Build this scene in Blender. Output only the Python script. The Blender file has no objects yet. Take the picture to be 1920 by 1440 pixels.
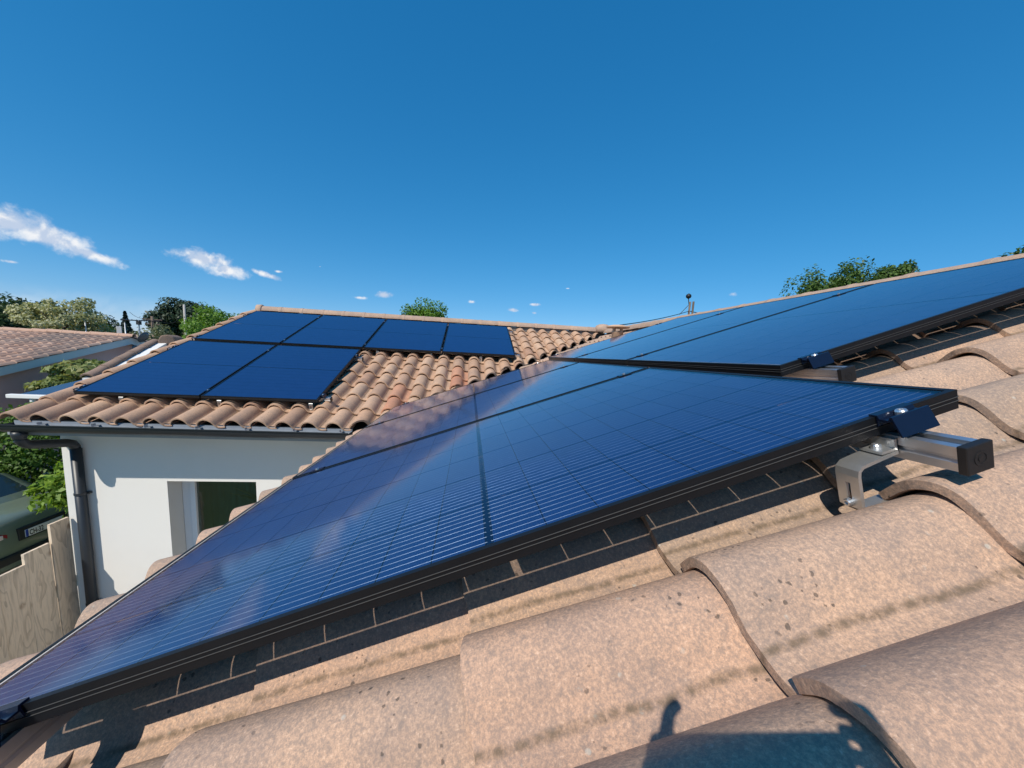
import bpy, bmesh, math, random
import numpy as np
from mathutils import Vector, Matrix
R_ = math.radians
random.seed(7); rng = np.random.default_rng(11)
S = bpy.context.scene
COL = S.collection

# ------------------------------------------------------------------ camera
CAM = Vector((0.7715, -0.5605, 0.5885))
cr, cu, cb = Vector((.9915, -.1196, .0521)), Vector((-.0353, .1388, .9897)), Vector((-.1256, -.9831, .1334))
cd = bpy.data.cameras.new('camera'); cam = bpy.data.objects.new('camera', cd); COL.objects.link(cam)
m = Matrix((cr, cu, cb)).transposed().to_4x4(); m.translation = CAM
cam.matrix_world = m
cd.sensor_width = 36; cd.lens = 13.171; cd.shift_x = -7.46 / 1920; cd.shift_y = 43.34 / 1920
cd.clip_start = .01; cd.clip_end = 6000
S.camera = cam

# ------------------------------------------------------------------ sky, sun, exposure
SUN = Vector((.76, 1.0, -1.25)).normalized()          # direction the light travels
EL = math.asin(-SUN.z); AZ = math.atan2(-SUN.x, -SUN.y)
S.view_settings.view_transform = 'Standard'; S.view_settings.look = 'None'
S.view_settings.gamma = 1; S.view_settings.exposure = 0.10
world = bpy.data.worlds.new('World'); S.world = world; world.use_nodes = True
world.cycles.sampling_method = 'MANUAL'; world.cycles.sample_map_resolution = 512
SKY_STRENGTH = 0.15
ld = bpy.data.lights.new('sun', 'SUN'); ld.energy = 4.3; ld.angle = R_(.53); ld.color = (1, .93, .82)
sun = bpy.data.objects.new('sun', ld); COL.objects.link(sun)
sun.rotation_euler = SUN.to_track_quat('-Z', 'Y').to_euler(); sun.location = (0, 0, 30)
S.cycles.use_denoising = True
S.cycles.max_bounces = 7; S.cycles.diffuse_bounces = 2; S.cycles.glossy_bounces = 3
S.cycles.transparent_max_bounces = 12; S.cycles.caustics_reflective = False; S.cycles.caustics_refractive = False
S.cycles.sample_clamp_indirect = 4

class NT:
    """small node helper: n('Type', {input: value or socket}, attr=...) returns the node"""
    def __init__(s, tree): s.t = tree; s.t.nodes.clear()
    def __call__(s, typ, ins=None, **at):
        nd = s.t.nodes.new(typ)
        for k, v in at.items(): setattr(nd, k, v)
        for k, v in (ins or {}).items():
            sk = nd.inputs[k]
            if isinstance(v, bpy.types.NodeSocket): s.t.links.new(v, sk)
            elif isinstance(v, bpy.types.Node): s.t.links.new(v.outputs[0], sk)
            else: sk.default_value = v
        return nd
    def math(s, op, a, b=0.0, c=0.0, clamp=False):
        nd = s.t.nodes.new('ShaderNodeMath'); nd.operation = op; nd.use_clamp = clamp
        for i, v in enumerate((a, b, c)):
            if isinstance(v, bpy.types.NodeSocket): s.t.links.new(v, nd.inputs[i])
            elif isinstance(v, bpy.types.Node): s.t.links.new(v.outputs[0], nd.inputs[i])
            else: nd.inputs[i].default_value = v
        return nd.outputs[0]
    def smooth(s, v, a, b):
        nd = s('ShaderNodeMapRange', {'Value': v, 'From Min': a, 'From Max': b}, interpolation_type='SMOOTHSTEP')
        return nd.outputs[0]
    def ramp(s, fac, stops, interp='LINEAR'):
        nd = s('ShaderNodeValToRGB', {'Fac': fac}); cr_ = nd.color_ramp; cr_.interpolation = interp
        while len(cr_.elements) < len(stops): cr_.elements.new(.5)
        for e, (p, c) in zip(cr_.elements, stops): e.position = p; e.color = (*c, 1) if len(c) == 3 else c
        return nd.outputs[0]
    def mix(s, f, a, b, bt='MIX'):
        nd = s.t.nodes.new('ShaderNodeMix'); nd.data_type = 'RGBA'; nd.blend_type = bt
        for i, v in ((0, f), (6, a), (7, b)):
            if isinstance(v, bpy.types.NodeSocket): s.t.links.new(v, nd.inputs[i])
            else: nd.inputs[i].default_value = v if i == 0 else ((*v, 1) if len(v) == 3 else v)
        return nd.outputs[2]

def build_world():
    n = NT(world.node_tree)
    sky = n('ShaderNodeTexSky', sky_type='NISHITA')
    sky.sun_disc = False; sky.sun_elevation = EL; sky.sun_rotation = AZ
    sky.altitude = 2500; sky.air_density = 1.0; sky.dust_density = 0.0; sky.ozone_density = 6.0
    hs = n('ShaderNodeHueSaturation', {'Hue': .49, 'Saturation': 1.25, 'Value': .145, 'Color': sky.outputs[0]})
    # the phone's tone curve for the sky, the same over the whole dome
    sp = n('ShaderNodeSeparateColor', {0: hs.outputs[0]})
    ch_ = [n.math('MULTIPLY', n.math('POWER', sp.outputs[k], pw_), gn_) for k, (pw_, gn_) in enumerate(((.80, .60 / .15), (.63, .615 / .15), (.53, .755 / .15)))]
    cc_ = n('ShaderNodeCombineColor', {0: ch_[0], 1: ch_[1], 2: ch_[2]})
    bg = n('ShaderNodeBackground', {'Color': cc_.outputs[0], 'Strength': SKY_STRENGTH})
    # small fair-weather clouds, placed by direction on the far sky
    tc = n('ShaderNodeTexCoord'); sx = n('ShaderNodeSeparateXYZ', {0: tc.outputs['Generated']})
    az = n.math('ARCTAN2', sx.outputs[0], sx.outputs[1]); el = n.math('ARCSINE', sx.outputs[2])
    nz = n('ShaderNodeTexNoise', {'Vector': tc.outputs['Generated'], 'Scale': 24.0, 'Detail': 5.0, 'Roughness': .58, 'Distortion': .3})
    n2 = n('ShaderNodeTexNoise', {'Vector': tc.outputs['Generated'], 'Scale': 75.0, 'Detail': 3.0, 'Roughness': .6})
    nn = n.math('ADD', n.math('MULTIPLY', nz.outputs['Fac'], .66), n.math('MULTIPLY', n2.outputs['Fac'], .34))
    # az, el, half width, half height (deg), tilt (deg), opacity
    CL = [(-43.6, 8.75, 3.6, 1.35, -10, 1.0), (-45.6, 9.2, 3.2, 1.5, 0, 1.0), (-40.6, 7.7, 2.4, .75, -14, .95),
          (-32.0, 9.0, 3.3, 1.15, -6, 1.0), (-30.2, 8.2, 2.6, 1.1, -4, .95), (-26.2, 8.3, 2.4, .5, -14, .75), (-25.0, 8.9, .7, .28, 0, .45),
          (-15.6, 6.85, 1.5, .36, 0, .6), (-12.4, 7.55, 1.5, .55, 6, .85), (-.05, 7.6, .8, .35, 0, .6),
          (6.0, 6.8, 1.3, .42, 0, .75), (9.4, 7.75, 1.3, .33, 4, .65), (9.3, 6.55, .8, .32, 0, .65), (35.8, 9.4, .9, .5, 0, .5),
          (-45.6, 6.0, .8, .22, 0, .45), (14.0, 10.2, .6, .2, 0, .3), (-20.3, 10.2, .4, .15, 0, .3)]
    ae = n('ShaderNodeCombineXYZ', {0: az, 1: el})
    dmin = None
    for a0, e0, hw, hh, tilt, op in CL:
        mp = n('ShaderNodeMapping', {'Vector': ae.outputs[0], 'Location': (R_(a0), R_(e0), 0), 'Rotation': (0, 0, R_(tilt)), 'Scale': (R_(hw), R_(hh), 1)}, vector_type='TEXTURE')
        ln = n('ShaderNodeVectorMath', {0: mp.outputs[0]}, operation='LENGTH').outputs['Value']
        if op < 1: ln = n.math('ADD', ln, (1 - op) * .85)
        dmin = ln if dmin is None else n.math('MINIMUM', dmin, ln)
    d = n.math('ADD', n.math('SUBTRACT', 1.0, dmin), n.math('MULTIPLY', n.math('SUBTRACT', nn, .5), 2.0))
    dens = n.math('MULTIPLY', n.smooth(d, -.05, .72), .97)
    up = n('ShaderNodeVectorMath', {0: tc.outputs['Generated'], 1: (0, 0, .012)}, operation='ADD')
    nu = n('ShaderNodeTexNoise', {'Vector': up.outputs[0], 'Scale': 24.0, 'Detail': 2.0, 'Roughness': .55, 'Distortion': .3})
    shade = n.smooth(n.math('SUBTRACT', nz.outputs['Fac'], nu.outputs['Fac']), -.10, .06)
    # a low pale bank along the far left horizon
    bank = n.math('MULTIPLY', n.smooth(el, R_(4.6), R_(2.4)), n.smooth(az, R_(-24), R_(-37)))
    bn = n('ShaderNodeTexNoise', {'Vector': tc.outputs['Generated'], 'Scale': 7.0, 'Detail': 4.0})
    bank = n.math('MULTIPLY', bank, n.math('MULTIPLY', n.smooth(bn.outputs['Fac'], .25, .75), .42))
    dens = n.math('MAXIMUM', dens, bank)
    cc = n.mix(shade, (.55, .65, .82), (.94, .95, .97))
    bg2 = n('ShaderNodeBackground', {'Color': cc, 'Strength': .92})
    mx = n('ShaderNodeMixShader', {0: dens, 1: bg.outputs[0], 2: bg2.outputs[0]})
    n('ShaderNodeOutputWorld', {0: mx.outputs[0]})
build_world()

# ------------------------------------------------------------------ materials
MAT = {}
def new_mat(name):
    mt = bpy.data.materials.new(name); mt.use_nodes = True; MAT[name] = mt
    return mt, NT(mt.node_tree)
def principled(n, col, rough=.6, metal=0.0, bump=None, bstr=.3, bdist=.002, **kw):
    ins = {'Base Color': col if not isinstance(col, tuple) else (*col, 1), 'Roughness': rough, 'Metallic': metal}
    ins.update({k.replace('_', ' '): v for k, v in kw.items()})
    if bump is not None:
        b = n('ShaderNodeBump', {'Strength': bstr, 'Distance': bdist, 'Height': bump}); ins['Normal'] = b.outputs[0]
    p = n('ShaderNodeBsdfPrincipled', ins); n('ShaderNodeOutputMaterial', {0: p.outputs[0]}); return p
def simple(name, col, rough=.6, metal=0.0, var=.12, scale=12.0, bstr=.15, bdist=.002, **kw):
    mt, n = new_mat(name)
    tc = n('ShaderNodeTexCoord')
    a = n('ShaderNodeTexNoise', {'Vector': tc.outputs['Object'], 'Scale': scale, 'Detail': 6.0, 'Roughness': .6})
    c = n.mix(a.outputs['Fac'], tuple(v * (1 - var) for v in col), tuple(min(1, v * (1 + var)) for v in col))
    principled(n, c, rough, metal, a.outputs['Fac'], bstr, bdist, **kw); return mt

def tile_mat(name, stops, grain=1.0, dirt=1.0, rough=.85):
    mt, n = new_mat(name)
    tc = n('ShaderNodeTexCoord'); oi = n('ShaderNodeObjectInfo')
    off = n('ShaderNodeVectorMath', {0: tc.outputs['Object'], 1: (1, 1, 1)}, operation='ADD')
    sc = n('ShaderNodeVectorMath', {0: (37.0, 91.0, 13.0), 3: n.math('MULTIPLY', oi.outputs['Random'], 1.0)}, operation='SCALE')
    off = n('ShaderNodeVectorMath', {0: tc.outputs['Object'], 1: sc.outputs[0]}, operation='ADD').outputs[0]
    base = n.ramp(oi.outputs['Random'], stops)
    big = n('ShaderNodeTexNoise', {'Vector': off, 'Scale': 7.0, 'Detail': 5.0, 'Roughness': .6})
    mid = n('ShaderNodeTexNoise', {'Vector': off, 'Scale': 60.0, 'Detail': 6.0, 'Roughness': .65})
    fin = n('ShaderNodeTexNoise', {'Vector': off, 'Scale': 190.0, 'Detail': 5.0, 'Roughness': .85})
    c = n.mix(n.smooth(big.outputs['Fac'], .3, .7), n.mix(1.0, base, (.80, .81, .84), 'MULTIPLY'), n.mix(1.0, base, (1.06, 1.02, .97), 'MULTIPLY'))
    c = n.mix(n.math('MULTIPLY', n.smooth(mid.outputs['Fac'], .48, .72), .42 * grain), c, (.20, .17, .15))
    g = n.smooth(fin.outputs['Fac'], .40, .58)
    c = n.mix(n.math('MULTIPLY', n.math('SUBTRACT', 1.0, g), .56 * grain), c, (.19, .165, .155))
    c = n.mix(n.math('MULTIPLY', n.smooth(fin.outputs['Fac'], .56, .68), .42 * grain), c, (.88, .68, .52))
    # lichen spots
    wv = n('ShaderNodeVectorMath', {0: off, 1: n('ShaderNodeVectorMath', {0: mid.outputs['Color'], 3: .014}, operation='SCALE').outputs[0]}, operation='ADD')
    sp = n('ShaderNodeTexVoronoi', {'Vector': wv.outputs[0], 'Scale': 64.0, 'Randomness': 1.0})
    spn = n('ShaderNodeTexNoise', {'Vector': off, 'Scale': 6.0, 'Detail': 2.0})
    szv = n.math('MULTIPLY', n('ShaderNodeSeparateColor', {0: sp.outputs['Color']}).outputs[0], .22)
    spot = n.math('MULTIPLY', n.smooth(n.math('SUBTRACT', sp.outputs['Distance'], szv), .05, -.03), n.smooth(spn.outputs['Fac'], .46, .62))
    c = n.mix(n.math('MULTIPLY', spot, .72), c, (.07, .06, .052))
    sp2 = n('ShaderNodeTexVoronoi', {'Vector': off, 'Scale': 23.0, 'Randomness': 1.0})
    lic = n.math('MULTIPLY', n.smooth(sp2.outputs['Distance'], .11, .06), n.smooth(mid.outputs['Fac'], .45, .6))
    c = n.mix(n.math('MULTIPLY', lic, .45), c, (.55, .56, .50))
    # dirt lodged along the water channel (a stain with its own outline)
    sx = n('ShaderNodeSeparateXYZ', {0: tc.outputs['Object']})
    wob = n.math('ADD', sx.outputs[0], n.math('MULTIPLY', n.math('SUBTRACT', big.outputs['Fac'], .5), .016))
    line = n.math('MULTIPLY', n.smooth(n.math('ABSOLUTE', n.math('SUBTRACT', wob, .172)), .0095, .0005), n.smooth(mid.outputs['Fac'], .25, .62))
    c = n.mix(n.math('MULTIPLY', line, .75 * dirt), c, (.13, .095, .06))
    h = n.math('ADD', n.math('MULTIPLY', fin.outputs['Fac'], .6), n.math('MULTIPLY', mid.outputs['Fac'], 1.2))
    h = n.math('SUBTRACT', h, n.math('MULTIPLY', spot, .35))
    principled(n, c, rough, 0.0, h, .55, .0022, Specular_IOR_Level=.25)
    return mt
tile_mat('tile_near', [(0, (.54, .355, .245)), (.3, (.49, .345, .245)), (.55, (.60, .40, .28)), (.8, (.55, .37, .265)), (1, (.61, .385, .265))])
tile_mat('tile_far', [(0, (.57, .35, .22)), (.18, (.68, .44, .285)), (.34, (.49, .30, .195)), (.5, (.70, .465, .305)), (.64, (.55, .335, .21)), (.78, (.63, .385, .24)), (.90, (.73, .49, .325)), (1, (.51, .29, .18))], grain=.8)
tile_mat('tile_orange', [(0, (.56, .25, .145)), (1, (.60, .31, .19))], grain=.5, dirt=.5)
tile_mat('ridge_clay', [(0, (.50, .345, .245)), (.5, (.55, .385, .28)), (1, (.47, .33, .25))], grain=.8, dirt=0)
tile_mat('old_tile', [(0, (.30, .20, .14)), (1, (.36, .23, .16))], grain=1.0, dirt=0)

def neighbour_roof_mat():
    mt, n = new_mat('neighbour_tile'); tc = n('ShaderNodeTexCoord')
    mp = n('ShaderNodeMapping', {0: tc.outputs['Object'], 'Scale': (1 / .23, 1 / .36, 0)})
    fl = n('ShaderNodeVectorMath', {0: mp.outputs[0]}, operation='FLOOR')
    wn = n('ShaderNodeTexWhiteNoise', {0: fl.outputs[0]})
    big = n('ShaderNodeTexNoise', {'Vector': tc.outputs['Object'], 'Scale': .55, 'Detail': 5.0, 'Roughness': .65})
    c = n.ramp(wn.outputs['Value'], [(0, (.36, .22, .16)), (.5, (.46, .29, .21)), (1, (.54, .36, .27))])
    c = n.mix(n.math('MULTIPLY', n.smooth(big.outputs['Fac'], .48, .68), .7), c, (.20, .17, .15))
    principled(n, c, .9, 0, big.outputs['Fac'], .1)
neighbour_roof_mat()

def cell_mat():
    mt, n = new_mat('cell'); tc = n('ShaderNodeTexCoord'); oi = n('ShaderNodeObjectInfo')
    a = n('ShaderNodeTexNoise', {'Vector': tc.outputs['Object'], 'Scale': 9.0, 'Detail': 3.0})
    f = n.math('ADD', n.math('MULTIPLY', a.outputs['Fac'], .6), n.math('MULTIPLY', oi.outputs['Random'], .4))
    c = n.mix(f, (.005, .033, .135), (.009, .048, .185))
    # fine contact fingers printed across each cell
    sx = n('ShaderNodeSeparateXYZ', {0: tc.outputs['Object']})
    fr = n.math('FRACT', n.math('MULTIPLY', sx.outputs[1], 1 / .0052))
    c = n.mix(n.math('MULTIPLY', n.math('LESS_THAN', fr, .16), .28), c, (.05, .09, .19))
    principled(n, c, .35, 0.0, a.outputs['Fac'], .02, .001, Specular_IOR_Level=.4)
cell_mat()
def back_sheet():
    mt, n = new_mat('back_sheet')
    d = n('ShaderNodeBsdfDiffuse', {0: (.006, .022, .085, 1)}); t = n('ShaderNodeBsdfTransparent', {0: (.85, .85, .85, 1)})
    mx = n('ShaderNodeMixShader', {0: .5, 1: d.outputs[0], 2: t.outputs[0]}); n('ShaderNodeOutputMaterial', {0: mx.outputs[0]})
back_sheet()
def thin_glass(name, rough=.05, tint=(1, 1, 1), ior=1.45, bumpy=0.0, boost=1.0):
    mt, n = new_mat(name); tc = n('ShaderNodeTexCoord')
    ins = {'IOR': ior}; gi = {'Color': (1, 1, 1, 1), 'Roughness': rough}
    if bumpy:
        a = n('ShaderNodeTexNoise', {'Vector': tc.outputs['Object'], 'Scale': 3.0, 'Detail': 3.0})
        b = n('ShaderNodeBump', {'Strength': bumpy, 'Distance': .01, 'Height': a.outputs['Fac']})
        gi['Normal'] = b.outputs[0]
        # dust film
        d = n('ShaderNodeTexNoise', {'Vector': tc.outputs['Object'], 'Scale': 2.3, 'Detail': 6.0, 'Roughness': .7})
        gi['Roughness'] = n.math('ADD', rough, n.math('MULTIPLY', n.smooth(d.outputs['Fac'], .4, .75), .05))
    fr = n('ShaderNodeFresnel', ins)
    gl = n('ShaderNodeBsdfGlossy', gi); tr = n('ShaderNodeBsdfTransparent', {0: (*tint, 1)})
    mx = n('ShaderNodeMixShader', {0: n.math('MULTIPLY', fr.outputs[0], boost, clamp=True), 1: tr.outputs[0], 2: gl.outputs[0]})
    n('ShaderNodeOutputMaterial', {0: mx.outputs[0]}); return mt
thin_glass('panel_glass', .075, (.93, .96, 1.0), 1.40, .05)
thin_glass('window_glass', .01, (.75, .84, .80), 1.5)
simple('frame_black', (.008, .009, .011), .42, 0, .3, 30, .05, Specular_IOR_Level=.3)
simple('clamp_black', (.008, .014, .035), .22, .3, .2, 30, .04)
simple('wire_silver', (.22, .30, .43), .45, .4, .75, 45, .05)
simple('glint_pale', (.75, .73, .70), .5, 0, .1, 100, .05)
simple('aluminium', (.72, .73, .75), .32, .9, .08, 60, .12, .0006)
simple('steel_hook', (.66, .66, .65), .42, .85, .15, 50, .2, .0008)
simple('plastic_black', (.012, .012, .013), .5, 0, .2, 60, .2)
simple('gutter', (.022, .026, .032), .42, .0, .15, 8, .05)
simple('gutter_inner', (.32, .34, .36), .55, .0, .2, 8, .05)
simple('deck_wood', (.06, .045, .035), .9)
simple('flashing', (.16, .15, .14), .6, .3)
simple('upvc_white', (.80, .81, .82), .35, 0, .02)
simple('soffit', (.62, .60, .56), .7, 0, .04)
simple('curtain', (.11, .18, .145), .85, 0, .2, 3)
simple('room_dark', (.05, .05, .05), .9)
simple('fascia_blue', (.72, .72, .70), .55, 0, .06, 3)
simple('bounce_pale', (.50, .43, .35), .95, 0, .25, 30, .5, .01)  # pale ground tone picked to bounce warm light into the shade
simple('rubber', (.015, .015, .015), .8)
simple('wheel_metal', (.45, .46, .47), .35, .8)
simple('car_trim', (.015, .016, .017), .5)
simple('plate_white', (.75, .75, .72), .4, 0, .03)
simple('plate_blue', (.02, .06, .35), .4)
simple('ink', (.01, .01, .01), .5)
simple('concrete_pole', (.42, .40, .37), .85, 0, .15, 4)
simple('wood_pole', (.16, .12, .09), .9, 0, .25, 6)
simple('dark_metal', (.05, .05, .055), .45, .6)
simple('galvanised', (.50, .52, .54), .45, .7)
simple('white_paint', (.78, .78, .76), .5, 0, .04)
simple('dish_grey', (.12, .125, .13), .5)
simple('bark', (.10, .075, .055), .95, 0, .3, 14, .6, .01)
simple('chimney_cap', (.56, .37, .25), .8, 0, .12, 10)
simple('skin', (.55, .33, .24), .5, 0, .06)
simple('cloth_blue', (.05, .08, .16), .85, 0, .2, 40)
simple('cloth_grey', (.10, .10, .11), .9, 0, .2, 40)
simple('hair', (.03, .02, .015), .6)
simple('phone_black', (.01, .01, .012), .2)
def car_paint():
    mt, n = new_mat('car_paint')
    principled(n, (.17, .21, .155), .32, .2, Coat_Weight=.8, Coat_Roughness=.05)
    mt, n = new_mat('car_glass'); principled(n, (.02, .035, .04), .04, 0, Specular_IOR_Level=.7)
    mt, n = new_mat('lamp_red'); principled(n, (.25, .012, .012), .12, 0, Coat_Weight=.6)
    mt, n = new_mat('lamp_clear'); principled(n, (.75, .62, .58), .1, 0, Coat_Weight=.6)
car_paint()
def render_mat(name, col, sc=260.0, stain=.10):
    mt, n = new_mat(name); tc = n('ShaderNodeTexCoord')
    a = n('ShaderNodeTexNoise', {'Vector': tc.outputs['Object'], 'Scale': sc, 'Detail': 4.0, 'Roughness': .7})
    b = n('ShaderNodeTexNoise', {'Vector': tc.outputs['Object'], 'Scale': 1.4, 'Detail': 6.0, 'Roughness': .6})
    c = n.mix(n.math('MULTIPLY', n.smooth(b.outputs['Fac'], .45, .75), stain * 3), col, tuple(v * .82 for v in col))
    c = n.mix(n.math('MULTIPLY', a.outputs['Fac'], .12), c, tuple(v * .75 for v in col))
    principled(n, c, .9, 0, a.outputs['Fac'], .5, .003)
render_mat('render_white', (.74, .72, .68))
render_mat('render_pink', (.76, .46, .40), 60, .2)
render_mat('render_bright', (.80, .79, .76), 40, .1)
def wood_mat():
    mt, n = new_mat('fence_wood'); tc = n('ShaderNodeTexCoord'); oi = n('ShaderNodeObjectInfo')
    sc = n('ShaderNodeVectorMath', {0: (3.0, 9.0, 5.0), 3: oi.outputs['Random']}, operation='SCALE')
    off = n('ShaderNodeVectorMath', {0: tc.outputs['Object'], 1: sc.outputs[0]}, operation='ADD').outputs[0]
    st = n('ShaderNodeMapping', {0: off, 'Scale': (1.0, 1.0, .10)})
    gr = n('ShaderNodeTexNoise', {'Vector': st.outputs[0], 'Scale': 55.0, 'Detail': 8.0, 'Roughness': .6, 'Distortion': .7})
    st2 = n('ShaderNodeMapping', {0: off, 'Scale': (1.0, 1.0, .28)})
    wv = n('ShaderNodeTexNoise', {'Vector': st2.outputs[0], 'Scale': 4.5, 'Detail': 2.0, 'Distortion': 1.2})
    rings = n.math('FRACT', n.math('MULTIPLY', wv.outputs['Fac'], 7.0))
    kn = n('ShaderNodeTexVoronoi', {'Vector': off, 'Scale': 3.2, 'Randomness': 1.0})
    knot = n.smooth(kn.outputs['Distance'], .17, .03)
    base = n.ramp(oi.outputs['Random'], [(0, (.66, .56, .44)), (.5, (.78, .63, .47)), (1, (.74, .58, .42))])
    c = n.mix(n.math('MULTIPLY', n.smooth(rings, .55, 1.0), .38), base, (.26, .18, .12))
    c = n.mix(n.math('MULTIPLY', n.smooth(gr.outputs['Fac'], .45, .7), .35), c, (.24, .19, .15))
    c = n.mix(n.math('MULTIPLY', knot, .75), c, (.17, .085, .04))
    g2 = n('ShaderNodeTexNoise', {'Vector': off, 'Scale': 2.0, 'Detail': 3.0})
    c = n.mix(n.math('MULTIPLY', n.smooth(g2.outputs['Fac'], .5, .7), .45), c, (.33, .31, .29))
    principled(n, c, .85, 0, gr.outputs['Fac'], .3, .002)
wood_mat()
def leaf_mat(name, cols, trans=.35, scale=.8):
    mt, n = new_mat(name); g = n('ShaderNodeNewGeometry'); tc = n('ShaderNodeTexCoord')
    a = n('ShaderNodeTexNoise', {'Vector': tc.outputs['Object'], 'Scale': scale, 'Detail': 3.0})
    f = n.math('ADD', n.math('MULTIPLY', g.outputs['Random Per Island'], .65), n.math('MULTIPLY', n.math('SUBTRACT', a.outputs['Fac'], .3), .85), clamp=True)
    c = n.ramp(f, [(i / (len(cols) - 1), v) for i, v in enumerate(cols)])
    p = n('ShaderNodeBsdfPrincipled', {'Base Color': c, 'Roughness': .5, 'Specular IOR Level': .35})
    t = n('ShaderNodeBsdfTranslucent', {0: n.mix(1.0, c, (1.25, 1.25, .7), 'MULTIPLY')})
    mx = n('ShaderNodeMixShader', {0: trans, 1: p.outputs[0], 2: t.outputs[0]})
    n('ShaderNodeOutputMaterial', {0: mx.outputs[0]})
leaf_mat('leaf_dark', [(.02, .042, .018), (.04, .078, .028), (.07, .11, .038)])
leaf_mat('leaf_mid', [(.045, .09, .022), (.085, .155, .035), (.15, .24, .055)])
leaf_mat('leaf_bright', [(.06, .13, .016), (.12, .24, .028), (.23, .37, .055)])
leaf_mat('leaf_pale', [(.17, .20, .09), (.32, .34, .17), (.52, .51, .31), (.62, .59, .42)])
leaf_mat('leaf_olive', [(.10, .13, .07), (.18, .21, .12), (.29, .31, .19)])
leaf_mat('leaf_pine', [(.02, .038, .02), (.038, .064, .03), (.065, .09, .045)], .1)
leaf_mat('leaf_cypress', [(.010, .022, .02), (.018, .036, .027), (.035, .055, .038)], .05)
leaf_mat('leaf_bush', [(.09, .13, .035), (.17, .22, .065), (.29, .32, .11), (.40, .34, .15)])
leaf_mat('leaf_hedge', [(.045, .09, .016), (.085, .165, .026), (.14, .25, .042)], .35, 2.0)
leaf_mat('leaf_shrub', [(.09, .17, .02), (.19, .31, .038), (.34, .45, .075)], .4, 2.0)
leaf_mat('leaf_yucca', [(.08, .14, .045), (.16, .23, .08), (.26, .32, .14)], .2, 2.0)
def ground_mat():
    mt, n = new_mat('grass_ground'); tc = n('ShaderNodeTexCoord')
    a = n('ShaderNodeTexNoise', {'Vector': tc.outputs['Object'], 'Scale': .35, 'Detail': 8.0, 'Roughness': .7})
    b = n('ShaderNodeTexNoise', {'Vector': tc.outputs['Object'], 'Scale': 18.0, 'Detail': 5.0, 'Roughness': .7})
    c = n.ramp(n.math('ADD', n.math('MULTIPLY', a.outputs['Fac'], .6), n.math('MULTIPLY', b.outputs['Fac'], .4)),
               [(.3, (.035, .055, .018)), (.5, (.07, .10, .03)), (.7, (.14, .13, .07))])
    principled(n, c, .95, 0, b.outputs['Fac'], .6, .02)
    mt, n = new_mat('paving'); tc = n('ShaderNodeTexCoord')
    b = n('ShaderNodeTexNoise', {'Vector': tc.outputs['Object'], 'Scale': 9.0, 'Detail': 8.0, 'Roughness': .7})
    principled(n, n.ramp(b.outputs['Fac'], [(.3, (.26, .24, .21)), (.7, (.38, .35, .31))]), .9, 0, b.outputs['Fac'], .3)
ground_mat()

# ------------------------------------------------------------------ object helpers
def link(o, parent=None):
    COL.objects.link(o)
    if parent is not None: o.parent = parent
    return o
def mesh(name, verts, faces, smooth=False):
    me = bpy.data.meshes.new(name); me.from_pydata([tuple(v) for v in verts], [], faces); me.validate(); me.update()
    if smooth: me.polygons.foreach_set('use_smooth', [True] * len(me.polygons))
    return me
def obj(name, me, mat, parent=None, mw=None, smooth_angle=None):
    o = bpy.data.objects.new(name, me)
    if mat and not me.materials: me.materials.append(MAT[mat])
    link(o, parent)
    if mw is not None: o.matrix_local = mw
    return o
def empty(name, loc=(0, 0, 0), mw=None):
    o = bpy.data.objects.new(name, None); o.empty_display_size = .1; COL.objects.link(o)
    if mw is not None: o.matrix_world = mw
    else: o.location = loc
    return o
def tag(o, label=None, cat=None, group=None, kind=None):
    for k, v in (('label', label), ('category', cat), ('group', group), ('kind', kind)):
        if v: o[k] = v
    return o
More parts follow.
